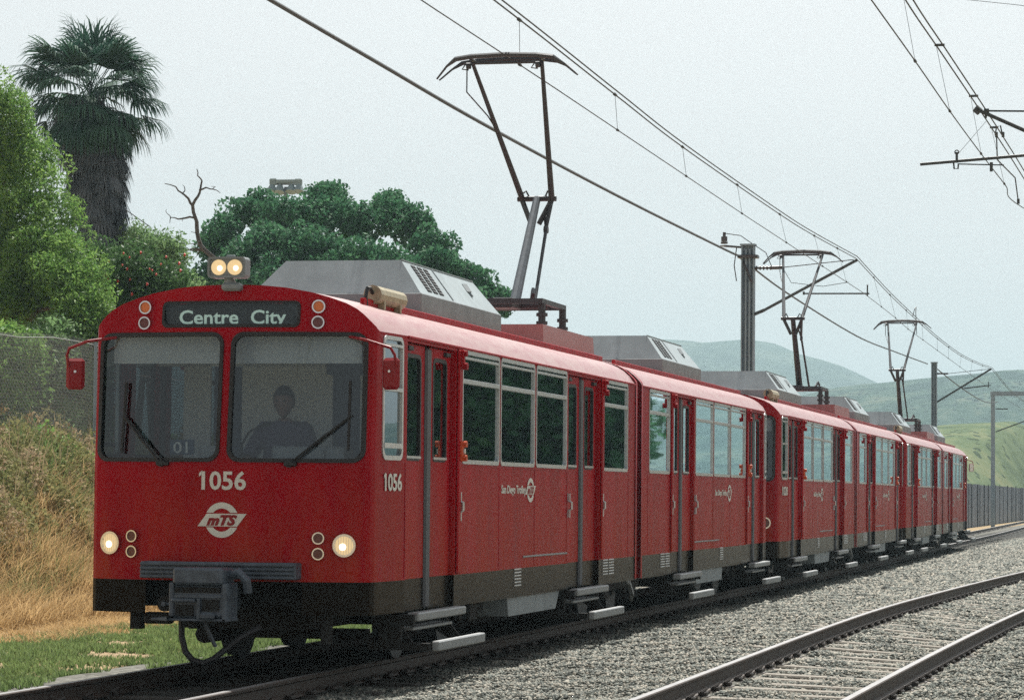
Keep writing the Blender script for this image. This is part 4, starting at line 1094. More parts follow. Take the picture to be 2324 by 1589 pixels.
for s in (-8, -1, 5.2, 11, 17.3, 23.2, 29.3, 35.2, 41, 45.5, 54, 58.5, 63.5, 69, 75, 80, 86, 92, 98):
    x, z = interp(CON, s); T = MES if s < 49.6 else MES2; x2, z2 = interp(T, s)
    b = MB(); b.tube([Wc(s, x, z), Wc(s, x2, z2)], .0035, 4); b.tube([Wc(s-.06, x2, z2), Wc(s+.06, x2, z2)], .024, 5); b.tube([Wc(s-.05, x, z), Wc(s+.05, x, z)], .02, 5); b.build('dropper', M['wire'], c1)
b = MB(); a0 = Wc(66, 0, 7.03); b.tube([a0+Vector((0, -.3, 0)), a0+Vector((.05, -.2, .25)), a0+Vector((.08, 0, .32)), a0+Vector((.05, .2, .2)), a0+Vector((.05, .3, -.1)), a0+Vector((.08, .2, -.5))], .012, 5); b.build('jumper_loop', M['wire'], c1)
wire('feeder_cable', [Wc(s, -3, z) for s, z in ((-22, 8.0), (-5, 7.78), (10.3, 7.595), (15.4, 7.54), (21.8, 7.48), (33.2, 7.49), (47.8, 7.60), (50.4, 7.66))], .03, 'thick black feeder cable sagging across the sky to the thick fluted mast', None, 'cable')
wire('feeder_cable', [Wc(s, -3+x, z) for s, x, z in ((50.4, .18, 7.45), (59.6, 0, 7.326), (77.8, 0, 7.109), (91, .1, 7.201), (103.5, .3, 7.30))], .026, 'thinner feeder cable running from the thick mast to the far mast', None, 'cable')
wire('feeder_cable', [Wc(104.2, -2.45, 7.2), Wc(120, -2.4, 6.85), Wc(138, -2.5, 6.8), Wc(157, -2.9, 7.4)], .026, 'feeder cable dropping from the far mast toward the portal frame', None, 'cable')

def mast(x, s, top, wd, label, second=True, near=False):
    t = empty('catenary_mast', Wc(s, x, 0)); tag(t, label, 'mast', 'masts of the overhead line')
    b = MB(); b.box(-wd/2, -wd/2+.03, -.13, .13, -.4, top); b.box(wd/2-.03, wd/2, -.13, .13, -.4, top); b.box(-wd/2+.03, wd/2-.03, -.012, .012, -.4, top)
    b.box(-wd*.20, -wd*.08, -.10, -.012, -.4, top-.1); b.box(wd*.08, wd*.22, -.10, -.012, -.4, top-.1)
    b.box(-wd/2-.03, wd/2+.03, -.16, .16, top, top+.04)
    b.box(-.4, .4, -.4, .4, -.5, -.1)
    b.build('post', M['mast'], t)
    return t
def L(o, p): return p-Vector(o.location)
# nearest mast with its cantilever
m1 = mast(-2.78, 50.0, 7.90, .33, 'thick fluted grey steel mast with insulator on top, behind the second roof unit')
ms = L(m1, Wc(50, 0, 7.52)); cs = L(m1, Wc(50, .25, 6.60))
b = MB(); b.tube([(.1, 0, 6.13), (.42, 0, 6.26)], .045, 8); b.tube([(.42, 0, 6.26), ms], .038, 8); b.build('cantilever_tube', M['wire'], m1)
b = MB(); b.tube([(.1, 0, 7.33), (.55, 0, 7.33)], .03, 8); b.tube([(.55, 0, 7.33), (.9, 0, 7.34)], .045, 8); b.tube([(.9, 0, 7.34), ms+Vector((-.1, 0, 0))], .012, 6)
for k in range(5): b.tube([(.2+.09*k, 0, 7.33), (.23+.09*k, 0, 7.33)], .055, 8)
b.build('insulator', M['insul'], m1)
b = MB(); q = Vector((1.42, 0, 6.72)); b.tube([q, q+Vector((0, 0, -.08))], .03, 6); b.tube([q+Vector((0, 0, -.05)), cs+Vector((.05, 0, .06))], .022, 6); b.tube([cs+Vector((0, 0, .28)), cs], .02, 6); b.build('registration_arm', M['wire'], m1)
b = MB(); b.disc((-.62, 0, 7.98), .09, 'z', 12, .05); b.disc((-.62, 0, 8.08), .08, 'z', 12, .12); b.disc((-.62, 0, 8.20), .04, 'z', 10, .1); b.disc((-.62, 0, 7.90), .12, 'z', 12, .02)
b.tube([(-.62, 0, 7.9), (-.15, 0, 7.86)], .03, 6); b.build('feeder_insulator', M['insul'], m1); b = MB(); b.tube([(-.3, 0, 7.86), (-.36, 0, 7.4), (-.3, 0, 7.0)], .014, 5); b.tube([(-.6, 0, 8.22), (-.2, .0, 8.16), (.1, 0, 7.95), (.45, 0, 7.72), (.6, 0, 7.36)], .011, 5)
b.build('jumper_cable', M['insul'], m1); MB().tube([(-.2, 0, 7.62), (-.05, -.12, 7.35), (.12, -.16, 6.95)], .03, 6).build('brace', M['insul'], m1); MB().tube([(.9, 0, 7.3), (1.1, 0, 6.95), (1.9, 0, 6.85), (2.55, 0, 6.95)], .008, 5).build('bond_wire', M['wire'], m1)
MB().bbox(-.26, .26, -.17, .17, 7.58, 7.66, .01).build('clamp', M['insul'], m1)
m2 = mast(-2.45, 104.0, 7.36, .24, 'slender grey mast standing behind the tail of the train')
ms = L(m2, Wc(104, 0, 7.11)); cs = L(m2, Wc(104, -.13, 6.3))
b = MB(); b.tube([(.1, 0, 5.66), ms], .045, 6); b.build('cantilever_tube', M['wire'], m2)
b = MB(); b.tube([(.1, 0, 6.9), (.6, 0, 6.9)], .04, 6); b.tube([(.6, 0, 6.9), ms], .012, 5); b.build('insulator', M['insul'], m2)
b = MB(); b.tube([(1.2, 0, 6.25), cs+Vector((.1, 0, .1))], .03, 6); b.tube([cs+Vector((0, 0, .25)), cs], .02, 5); b.build('registration_arm', M['wire'], m2)
# portal far away: post and a beam over both tracks
t = empty('catenary_portal', Wc(158, -3.25, 0)); tag(t, 'grey portal frame in front of the wall, its beam leaving the picture', 'portal frame')
MB().box(-.12, .12, -.12, .12, -.5, 7.80).build('post', M['mast'], t)
MB().box(22, 22.3, -.16, .16, -.5, 7.75).build('post', M['mast'], t)
MB().box(-.16, 22.3, -.14, .14, 7.80, 8.06).build('beam', M['mast'], t)
b = MB(); b.tube([(.16, 0, 5.6), (3.1, 0, 6.7)], .04, 6); b.tube([(.16, 0, 7.0), (.9, 0, 7.0)], .04, 6); b.tube([(3.1, 0, 8.3), (3.1, 0, 7.9)], .06, 6); b.build('bracket', M['wire'], t)

# second track's line: mast stands off to the right of the picture
Y2 = S0+17.5
c2 = empty('overhead_line', (0, 0, 0)); tag(c2, 'overhead line above the curving empty track, with a looped jumper wire', 'overhead line', 'overhead lines')
def v(x, y): return ((2150+x/2.648)/1.1218, y/2.648/1.1218)
cw = [at(*v(*q), Y) for q, Y in [((180, 0), S0+4.2), ((470, 405), S0+8), ((720, 765), S0+12.5), ((930, 1050), S0+17), ((1085, 1250), S0+21), ((1200, 1400), S0+24.5)]]
d0 = (cw[1]-cw[0]); cw = [cw[0]-d0*5, cw[0]-d0*2]+cw; de = (cw[-1]-cw[-2]); cw += [cw[-1]+de*3+Vector((1.2, 0, 0))]
mw = [at(*v(*q), Y) for q, Y in [((410, 0), S0+9.2), ((640, 340), S0+13), ((910, 740), S0+17.5), ((1100, 1030), S0+24), ((1200, 1190), S0+28)]]
d0 = (mw[1]-mw[0]); mw = [mw[0]-d0*3+Vector((0, 0, .6)), mw[0]-d0*1.4+Vector((0, 0, .12))]+mw+[mw[-1]+(mw[-1]-mw[-2])*3]
wire('contact_wire', cw, .008, None, c2)
for dx in (0, .085): wire('messenger_wire', [p+Vector((dx, 0, 0)) for p in mw], .010, None, c2)
def on(P, Y):
    for a, b_ in zip(P, P[1:]):
        if a.y <= Y <= b_.y: return a.lerp(b_, (Y-a.y)/(b_.y-a.y))
for Ya, Yb in ((S0+9.0, S0+8.1), (S0+12.6, S0+12.3), (S0+16.4, S0+16.8), (S0+20, S0+20.8)):
    a = on(mw, Ya); q = on(cw, Yb); b = MB(); b.tube([a, q], .003, 4); b.tube([a+Vector((-.02, 0, 0)), a+Vector((.105, 0, 0))], .018, 5); b.tube([q+Vector((0, -.05, 0)), q+Vector((0, .05, 0))], .018, 5); b.build('dropper', M['wire'], c2)
ml = on(mw, S0+21.2); cl = on(cw, S0+23.6)
b = MB(); b.tube([ml+Vector((-.02, 0, 0)), ml+Vector((0, 0, .13)), ml+Vector((.06, 0, .15)), ml+Vector((.09, 0, 0))], .012, 5); b.tube([ml, ml+Vector((0, .2, -.35)), cl+Vector((-.03, -.4, .35)), cl], .011, 5)
for q in (ml, ml+Vector((.1, 0, 0)), cl): b.tube([q+Vector((0, 0, -.03)), q+Vector((0, 0, .05))], .025, 6)
b.build('jumper_loop', M['wire'], c2)
Xm = -.15
t = empty('catenary_mast', (Xm, Y2, 0)); tag(t, 'cantilever arms holding the line of the curving track, their mast out of view', 'mast', 'masts of the overhead line')
A = lambda x, y: at(*v(x, y), Y2)-Vector((Xm, Y2, 0))
MB().box(-.16, .16, -.13, .13, -.4, 7.6).build('post', M['mast'], t)
def ext(a, b_): d = (b_-a); return a+d*((0-a.x)/d.x)
b = MB(); a, c = A(905, 745), A(1210, 880); b.tube([a, ext(a, c)], .028, 8); b.tube([a+Vector((-.05, 0, .03)), a+Vector((.02, 0, -.03))], .055, 8); b.build('cantilever_tube', M['wire'], t)
b = MB(); a, c = A(960, 750), A(1210, 752); b.tube([a, ext(a, c)], .014, 6); b.tube([a+Vector((-.04, 0, 0)), a+Vector((.03, 0, 0))], .035, 6); b.tube([a, A(950, 800)], .02, 6); b.build('tie_rod', M['wire'], t)
b = MB(); a, c = A(510, 1110), A(1210, 1050); b.tube([a, ext(a, c)], .022, 8); q = A(757, 1090); b.tube([q+Vector((0, 0, .13)), q+Vector((0, 0, -.02))], .02, 6); b.disc(tuple(q+Vector((0, 0, .13))), .035, 'y', 12, .015, .02)
r = A(740, 1140); b.tube([A(735, 1095), r, A(765, 1140), A(768, 1105)], .013, 5); b.build('registration_tube', M['wire'], t)
b = MB(); b.tube([A(765, 1108), A(1075, 1115)], .010, 6); q = A(990, 1120); b.tube([q+Vector((0, 0, .05)), q+Vector((0, 0, -.08))], .025, 6); b.tube([A(757, 1050), A(955, 820)], .003, 4); b.build('steady_arm', M['wire'], t)
wire('overhead_wire', [at(2110, -8, 60), at(2324, 14, 60), at(2600, 46, 60)], .006, 'single very thin wire high in the sky above the curving track line', None, 'wire')

# ------------------------------------------------------------------ chain-link fence along the bank
FX = -18.5
f = empty('chain_link_fence', (FX, 30, 0)); tag(f, 'rusty chain-link fence on the bank behind the dry weeds', 'fence')
b = MB(); y0, y1 = 30.0, 96.0; zt = lambda y: 4.08+.05*math.sin(y*1.1)-float(sm((y-85)/12))*.8
zb = lambda y: zt(y)-2.1
dy = .062; hh = 2.1; nz = 30
V = []; F = []
# woven diamonds as thin four-sided wires
yy = np.arange(y0, y1, dy)
def strand(p, q, w=.0022):
    o = len(V); p = np.array(p); q = np.array(q); d = q-p; e = np.array([0, -d[2], d[1]]); e = e/np.linalg.norm(e)*w; g = np.array([w, 0, 0])
    V.extend([p-e, p+g, p+e, q-e, q+g, q+e]); F.extend([(o, o+1, o+4, o+3), (o+1, o+2, o+5, o+4)])
for k, y in enumerate(yy):
    if y > 62: break
    for sgn in (1, -1):
        z = zb(y); 
        P = (0, y-30, z); 
        L_ = hh/ (1.0); yq = y+sgn*hh*.55
        strand((0.004*sgn, y-30, z), (0.004*sgn, yq-30, z+hh), .0045)
npmesh('mesh_panel', np.array(V), np.array(F), M['fence'], f)
b = MB(); b.tube([(0, y-30, zt(y)-.02) for y in np.arange(30, 96, 1.5)], .008, 5); b.build('top_wire', M['fence'], f)
b = MB()
for y in np.arange(30, 63, dy): b.tube([(0, y-30-.03, zt(y)-.03), (0, y-30+.0, zt(y)+.04)], .003, 3, cap=False)
b.build('top_barbs', M['fence'], f)
for y in (36.0, 42.3, 48.4, 54.5, 60.6, 66.7, 72.8):
    MB().tube([(.03, y-30, zb(y)-.4), (.03, y-30, zt(y)+.02)], .030, 8).build('fence_post', M['mast'], f)

# long block wall beyond the train
wl = empty('long_wall', (-12.5, 60, 0)); tag(wl, 'long weathered grey-blue wall running beside the track behind the train tail', 'wall')
b = MB()
for k in range(90): b.box(-.15, .0005*(k % 3), 38+4*k, 42+4*k, -.6, 2.36+.07*random.random())
b.build('wall_face', M['wall'], wl)
yw = 41.0
for k in range(90):
    yw += random.uniform(1.6, 5.5)
    MB().box(.002, .03+.04*random.random(), yw-.04, yw+random.uniform(.02, .10), -.6, 2.30+.22*random.random()).build('wall_post', M['wallpost'], wl)

# ------------------------------------------------------------------ hills
def hillmat(name, c1, c2, c3, sc):
    m = bpy.data.materials.new(name); m.use_nodes = True; nt = m.node_tree; b = nt.nodes['Principled BSDF']; b.inputs['Roughness'].default_value = .95; b.inputs['Specular IOR Level'].default_value = .05
    tc = nt.nodes.new('ShaderNodeTexCoord'); mp = nt.nodes.new('ShaderNodeMapping'); mp.inputs['Scale'].default_value = (1, .22, .6); nt.links.new(tc.outputs['Object'], mp.inputs[0])
    n = nt.nodes.new('ShaderNodeTexNoise'); n.inputs['Scale'].default_value = sc; n.inputs['Detail'].default_value = 9; n.inputs['Roughness'].default_value = .7; nt.links.new(mp.outputs[0], n.inputs[0])
    r = nt.nodes.new('ShaderNodeValToRGB'); r.color_ramp.elements[0].position = .40; r.color_ramp.elements[1].position = .64; r.color_ramp.elements[0].color = (*c1, 1); r.color_ramp.elements[1].color = (*c3, 1)
    e = r.color_ramp.elements.new(.52); e.color = (*c2, 1); nt.links.new(n.outputs['Fac'], r.inputs[0])
    # scattered scrub and trees as darker dots of their own colour
    v = nt.nodes.new('ShaderNodeTexVoronoi'); v.inputs['Scale'].default_value = sc*7; nt.links.new(mp.outputs[0], v.inputs[0])
    n2 = nt.nodes.new('ShaderNodeTexNoise'); n2.inputs['Scale'].default_value = sc*.5; nt.links.new(mp.outputs[0], n2.inputs[0])
    th = nt.nodes.new('ShaderNodeMapRange'); th.inputs[1].default_value = .38; th.inputs[2].default_value = .66; th.inputs[3].default_value = .08; th.inputs[4].default_value = .46; nt.links.new(n2.outputs['Fac'], th.inputs[0])
    lt = nt.nodes.new('ShaderNodeMath'); lt.operation = 'LESS_THAN'; nt.links.new(v.outputs['Distance'], lt.inputs[0]); nt.links.new(th.outputs[0], lt.inputs[1])
    mx = nt.nodes.new('ShaderNodeMix'); mx.data_type = 'RGBA'; mx.inputs[7].default_value = (*[c*.75 for c in c1], 1); nt.links.new(lt.outputs[0], mx.inputs[0]); nt.links.new(r.outputs[0], mx.inputs[6]); nt.links.new(mx.outputs[2], b.inputs[0]); return m
def fbm(X, Y, seed, octs=5):
    r = np.random.default_rng(seed); z = 0*X; a = 1
    for o_ in range(octs):
        k = 2**o_
        for _ in range(3):
            an = r.random()*6.283; z = z+a/3*np.sin(k*(X*math.cos(an)+Y*math.sin(an))+r.random()*6.283)
        a *= .5
    return z
def ridge(name, Y0, crest, depth, mt, seed, rough, x0, x1, step, base=0):
    cx = np.array([at(px, py, Y0).x for px, py in crest]); cz = np.array([at(px, py, Y0).z for px, py in crest])
    def zf(X, Y):
        v = (Y-Y0)/depth; h = np.interp(X, cx, cz); 
        prof = np.where(v < 0, sm(1+v)**.8, 1-.4*sm(v/1.2)); n = fbm(X/(depth*.22), Y/(depth*.22), seed)
        if name == 'hills' and Y0 < 1000: h = base+(h-base)*sm((-14.5-X)/9)
        return (base+(h-base)*prof)*1.0-(1.2*(1-sm((-14.5-X)/2)) if Y0 < 1000 else 0)+rough*n*np.where(v < 0, np.clip(-v*3.0, 0.0, 1)*np.clip((1+v)*3, 0, 1), .3*np.clip(v, 0, 1))
    return grid_mesh(name, np.arange(x0, x1, step), np.arange(Y0-depth, Y0+depth*1.2, step), zf, mt)
def w4(x, y): return ((1750+x/2.7118)/1.1218, (550+y/2.7118)/1.1218)
M['hill_far'] = hillmat('far_hill', (.018, .05, .045), (.045, .085, .07), (.09, .125, .10), .022)
M['hill_mid'] = hillmat('mid_hill', (.014, .04, .035), (.04, .08, .062), (.10, .125, .09), .045)
M['hill_near'] = hillmat('green_slope', (.05, .08, .04), (.10, .14, .07), (.18, .19, .10), .09)
ridge('hills', 2600, [(900, 1040), (1200, 960), (1400, 850), (1490, 795)]+[w4(*q) for q in [(0, 870), (100, 880), (240, 900), (360, 888), (500, 876), (590, 878), (680, 910), (760, 960), (900, 985), (1050, 1030), (1200, 1100), (1380, 1190), (1600, 1260), (2300, 1400)]], 1100, M['hill_far'], 3, 9, -1300, 100, 14)
ridge('hills', 1500, [(1500, 1080), (1800, 1000)]+[w4(*q) for q in [(900, 1300), (1100, 1240), (1250, 1200), (1380, 1183), (1500, 1175), (1650, 1157), (1900, 1130), (2100, 1113), (2324, 1080), (2600, 1120), (2900, 1200), (3300, 1300)]], 800, M['hill_mid'], 5, 6, -650, 500, 8)
ridge('hills', 480, [(1700, 1060), (2000, 1000), (2100, 985), (2200, 968), (2324, 962), (2450, 975), (2600, 1010), (2800, 1080), (3200, 1125)], 300, M['hill_near'], 8, .7, -190, 110, 3, base=.5)

# ------------------------------------------------------------------ vegetation
def unit(n): 
    v = RNG.normal(size=(n, 3)); return v/np.linalg.norm(v, axis=1)[:, None]
def leaf_cloud(blobs, per, size, aspect=2.2, droop=0, fill=.35, squash=1.0):
    "leaf quads spread over blobs (cx,cy,cz,rx,ry,rz); returns V, F, var"
    Vs = []; var = []
    for (cx, cy, cz, rx, ry, rz) in blobs:
        n = max(8, int(1.9*per*(rx*ry+ry*rz+rx*rz)/3)); u = unit(n); rad = (1-fill*RNG.random(n)**1.5)[:, None]
        c = np.array([cx, cy, cz])+u*rad*np.array([rx, ry, rz])
        t = unit(n)+u*.4; t[:, 2] -= droop; t /= np.linalg.norm(t, axis=1)[:, None]
        b = np.cross(t, unit(n)); b /= np.linalg.norm(b, axis=1)[:, None]+1e-9
        L = 1.3*size*(.6+.8*RNG.random(n))[:, None]; Wd = L/aspect
        Vs.append(np.stack([c-t*L*.5, c+b*Wd*.5, c+t*L*.5, c-b*Wd*.5], 1))
        var.append(np.clip(RNG.random(n)*.8+.2*RNG.random(), 0, 1))
    V = np.concatenate(Vs).reshape(-1, 3); n = len(V)//4; return V, np.arange(n*4).reshape(n, 4), np.concatenate(var)
def subblobs(big, n, rs, jitter=.12):
    out = []
    for (cx, cy, cz, rx, ry, rz) in big:
        k = max(4, int(1.7*n*(rx*ry*rz)**.33)); u = unit(k); u[:, 2] = np.where(u[:, 2] < -.5, -u[:, 2], u[:, 2])
        for q in u:
            d = .55+.5*random.random(); r = rs*(.6+.8*random.random()); out.append((cx+q[0]*rx*d, cy+q[1]*ry*d, cz+q[2]*rz*d, r*1.15, r*1.15, r))
    return out
M['leaf_bright'] = leafmat('bright_green_leaves', (.075, .19, .045), (.26, .41, .11), .45)
M['leaf_dark'] = leafmat('dark_green_leaves', (.025, .10, .055), (.11, .27, .13), .35, .65)
M['leaf_pale'] = leafmat('pale_green_leaves', (.11, .21, .08), (.26, .40, .18), .45)
M['leaf_shrub'] = leafmat('bottlebrush_leaves', (.035, .09, .03), (.12, .22, .08), .35)
M['palm'] = leafmat('palm_fronds', (.02, .065, .05), (.07, .15, .10), .25, .7)
M['palmdead'] = leafmat('dead_fronds', (.055, .07, .09), (.19, .22, .26), .3, .8)
M['bark'] = mat('bark', (.11, .085, .06), .9, noise=.5, nscale=8, bump=.6)
M['deadwood'] = mat('bleached_dead_wood', (.10, .085, .08), .9, noise=.3)
M['flower'] = mat('red_flowers', (.62, .05, .04), .6)
def tree(name, label, cat, pos, big, nsub, rs, per, size, leaf, group=None, aspect=2.2, droop=0, limbs=6, tr=.18, fill=.35):
    t = empty(name, pos); tag(t, label, cat, group); P = Vector(pos)
    loc = [(b_[0]-P.x, b_[1]-P.y, b_[2]-P.z, *b_[3:]) for b_ in big]; sub = subblobs(loc, nsub, rs)
    V, F, va = leaf_cloud(sub, per, size, aspect, droop, fill)
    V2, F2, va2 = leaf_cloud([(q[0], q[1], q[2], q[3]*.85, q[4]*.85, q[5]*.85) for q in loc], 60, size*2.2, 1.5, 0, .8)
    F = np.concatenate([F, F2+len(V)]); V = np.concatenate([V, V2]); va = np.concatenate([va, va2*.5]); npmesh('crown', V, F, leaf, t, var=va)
    b = MB(); cz = np.mean([q[2] for q in loc]); c = Vector((np.mean([q[0] for q in loc]), np.mean([q[1] for q in loc]), cz*.55))
    b.tube([(0, 0, -.5), (c.x*.3, c.y*.3, c.z*.5), c], [tr*1.3, tr, tr*.8], 8)
    for q in sub[:: max(1, len(sub)//(limbs*3))]: 
        e = Vector(q[:3]); b.tube([c, c.lerp(e, .5)+Vector((0, 0, .15)), c.lerp(e, .85)], [tr*.4, tr*.2, .012], 5)
    b.build('trunk', M['bark'], t); return t
def eb(px, py, Y, rpx, rz=None, ry=None):
    p = at(px, py, Y); r = rpx*Y/FPX; return (p.x, p.y, p.z, r, ry*Y/FPX if ry else r, (rz or rpx)*Y/FPX)
gz = lambda x, y: float(ground_z(x, y))
def onground(px, Y, dx=0): x = at(px, 1000, Y).x+dx; return (x, Y, gz(x, Y)-.1)

# bright pepper tree leaning over the fence at the left edge
tree('pepper_tree', 'large bright green feathery tree behind the fence, in front of the palm', 'tree', onground(-60, 57),
     [eb(-10, 290, 57, 75, 110), eb(40, 380, 57, 95), eb(-60, 420, 58, 150), eb(70, 520, 56.5, 120), eb(100, 630, 56, 115), eb(-20, 640, 57, 160), eb(160, 660, 55.5, 95), eb(-100, 250, 58, 90), eb(30, 720, 56, 130, 90), eb(190, 720, 55, 70, 60)],
     38, .26, 1000, .066, M['leaf_bright'], aspect=2.6, droop=.5, tr=.25)
# green mass of shrubs directly behind the mesh
for px, py, r_, rz, Y, lb in ((-10, 870, 120, 110, 52, 'leafy green bush behind the mesh, farthest from the tram'), (90, 860, 100, 110, 53.5, 'pale green bush behind the fence between the two other bushes'), (190, 850, 90, 120, 55, 'green bush behind the fence beside the train corner')):
    tree('bush', lb, 'bush', onground(px, Y), [eb(px, py, Y, r_, rz), eb(px-30, py+70, Y-.5, r_*.8, 70), eb(px+30, py-60, Y+.5, r_*.8, 70), eb(px, py+130, Y-.3, r_, 60)], 26, .26, 520, .08, M['leaf_bright'] if px != 90 else M['leaf_pale'], group='bushes behind the fence', droop=.3, tr=.06)
# dark shrub with red flowers, and pale trees behind it
t = tree('bottlebrush', 'dark green shrub with small red flowers above the train corner', 'shrub', onground(310, 58), [eb(300, 640, 58, 75, 80), eb(240, 620, 59, 60, 60), eb(370, 660, 58, 55, 60), eb(300, 740, 58, 120, 90), eb(430, 720, 58, 60, 60)], 34, .26, 640, .075, M['leaf_shrub'], tr=.08)
for k in range(26):
    px, py = random.uniform(230, 420), random.uniform(575, 700); p = at(px, py, 57.0+random.random()*.3)-Vector(t.location); r_ = .016+.016*random.random()
    MB().tube([p, p+Vector((.02, 0, r_*1.2)), p+Vector((0, .02, r_*2.2))], [r_*.5, r_, r_*.4], 6).build('flower', M['flower'], t)
tree('pale_tree', 'pale green feathery tree between the red-flowered shrub and the bare dead tree', 'tree', onground(350, 75), [eb(310, 560, 75, 50, 45), eb(380, 590, 75, 42, 50), eb(300, 620, 75, 60, 60), eb(385, 660, 75, 60, 60), eb(330, 700, 75, 90, 70)], 30, .32, 330, .10, M['leaf_pale'], aspect=3, droop=.5, tr=.12, fill=.5)
# big clumpy tree behind the cab
big = [eb(560, 500, 92, 55, 42), eb(590, 470, 93, 30, 26), eb(650, 500, 92, 60, 50), eb(720, 460, 93, 38, 34), eb(750, 450, 94, 26, 24), eb(760, 500, 92, 75, 55), eb(830, 520, 92, 60, 50), eb(900, 500, 93, 52, 46), eb(880, 480, 94, 34, 30), eb(930, 530, 93, 48, 46), eb(980, 570, 92, 50, 44), eb(1000, 620, 91, 55, 45), eb(1060, 650, 92, 48, 40), eb(1110, 680, 92, 42, 34), eb(1140, 700, 92, 30, 24),
       eb(510, 540, 91, 45, 32), eb(480, 570, 91, 30, 20), eb(600, 570, 90, 80, 55), eb(700, 580, 90, 80, 55), eb(800, 600, 90, 90, 60), eb(900, 620, 90, 90, 60), eb(520, 640, 90, 70, 50), eb(450, 640, 90, 40, 34), eb(620, 650, 89, 90, 60), eb(760, 660, 89, 100, 60), eb(900, 690, 90, 120, 60), eb(1020, 710, 90, 90, 50)]
tree('round_tree', 'big dark green tree with rounded leaf clumps behind the roof units', 'tree', onground(760, 91), big, 15, .34, 420, .115, M['leaf_dark'], aspect=1.8, droop=.25, tr=.4, limbs=8, fill=.28)
# dead branching tree
t = empty('dead_tree', onground(500, 80)); tag(t, 'bare leafless dead tree with crooked branches against the sky', 'tree')
D = lambda x, y: at((400+x/2.324)/1.1218, (420+y/2.324)/1.1218, 80)-Vector(t.location)
b = MB()
def br(pts, r0, r1):
    P = [D(*p) for p in pts]; Q = []
    for a, c in zip(P, P[1:]):
        Q.append(a); Q.append(a.lerp(c, .5)+Vector((random.uniform(-.03, .03), random.uniform(-.05, .05), random.uniform(-.03, .03))))
    Q.append(P[-1]); n = len(Q); b.tube(Q, [r0+(r1-r0)*i/(n-1) for i in range(n)], 6)
br([(480, 760), (400, 620), (340, 555), (280, 505), (245, 440), (235, 370), (225, 310), (210, 240)], .085, .05)
br([(210, 240), (240, 190), (255, 150), (265, 95), (240, 65), (235, 25)], .045, .012); br([(210, 240), (185, 200), (150, 170), (110, 130), (45, 112)], .042, .012)
br([(250, 150), (290, 135), (330, 145), (375, 168)], .03, .01); br([(330, 145), (345, 130), (320, 128)], .015, .006); br([(150, 170), (165, 150), (150, 120)], .02, .007)
br([(225, 315), (170, 315), (125, 322), (80, 312)], .035, .014); br([(80, 312), (75, 345)], .014, .008); br([(80, 312), (60, 290), (55, 265)], .014, .006); br([(150, 318), (150, 335)], .012, .006)
br([(245, 440), (225, 400), (200, 395)], .02, .007); br([(265, 470), (220, 468), (165, 470)], .02, .008); br([(290, 515), (250, 500), (200, 500), (160, 520), (125, 510)], .035, .012); br([(250, 500), (225, 550)], .014, .006); br([(250, 505), (190, 505), (170, 490)], .02, .01)
b.build('bare_branches', M['deadwood'], t)

# fan palm with its skirt of dead fronds
PY = 75; p0 = onground(232, PY); t = empty('fan_palm', p0); tag(t, 'tall fan palm with a thick skirt of dead hanging fronds', 'palm tree'); P0 = Vector(p0)
hub = at(207, 203, PY)-P0
MB().tube([(0, 0, -.5), (hub.x*.3, 0, hub.z*.4), hub-Vector((0, 0, .3))], [.45, .32, .25], 10).build('trunk', M['bark'], t)
Vs = []; Fs = []; va = []
def quadv(a, b_, c, d, v_): o = len(Vs); Vs.extend([a, b_, c, d]); Fs.append((o, o+1, o+2, o+3)); va.append(v_)
def frond(c, az, el, plen, blen, shade, droop, segs=26, spread=2.6, w=.05):
    dirv = Vector((math.cos(az)*math.cos(el), math.sin(az)*math.cos(el), math.sin(el))); side = dirv.cross(Vector((0, 0, 1))); side = side.normalized() if side.length > 1e-3 else Vector((1, 0, 0))
    up = side.cross(dirv).normalized(); b0 = c+dirv*plen; b0 = b0+Vector((0, 0, -.12*plen*math.cos(el)))
    quadv(c-side*.02, c+side*.02, b0+side*.015, b0-side*.015, shade)
    for k in range(segs):
        a = -spread/2+spread*k/(segs-1)+random.uniform(-.04, .04); d = (dirv*math.cos(a)+side*math.sin(a)+up*(.12*math.cos(a*3))).normalized(); L_ = blen*(.8+.25*math.cos(a))*(.88+.2*random.random())
        pa = b0; pd = d.copy(); nrm = pd.cross(up).normalized()*w*.5
        m1_ = b0+d*L_*.5; d2 = (d+Vector((0, 0, -droop*.8))).normalized(); m2_ = m1_+d2*L_*.3; d3 = (d2+Vector((0, 0, -droop*1.8))).normalized(); m3_ = m2_+d3*L_*.26
        v_ = min(1, max(0, shade+random.uniform(-.2, .2)))
        quadv(pa-nrm*.3, pa+nrm*.3, m1_+nrm, m1_-nrm, v_); quadv(m1_-nrm, m1_+nrm, m2_+nrm*.7, m2_-nrm*.7, v_); quadv(m2_-nrm*.7, m2_+nrm*.7, m3_+nrm*.15, m3_-nrm*.15, v_)
for k in range(92):
    el = R(random.choice([74, 52, 42, 34, 26, 18, 10, 2, -6, -14, -22, -32, -42, -52])+random.uniform(-9, 9)); az = k*2.4+random.uniform(-.3, .3)
    frond(hub+Vector((0, 0, random.uniform(-.25, .25))), az, el, (.75 if el > .8 else 1)*random.uniform(.85, 1.55), random.uniform(.95, 1.2), random.uniform(.2, .8), .35+.3*(1-math.sin(el)), w=.06)
def fl(): 
    global Vs, Fs, va
    r_ = (np.array([tuple(x) for x in Vs]), np.array(Fs), np.array(va)); Vs, Fs, va = [], [], []; return r_
a_, b_, c_ = fl(); npmesh('crown', a_, b_, M['palm'], t, var=c_)
low = at(235, 560, PY)-P0
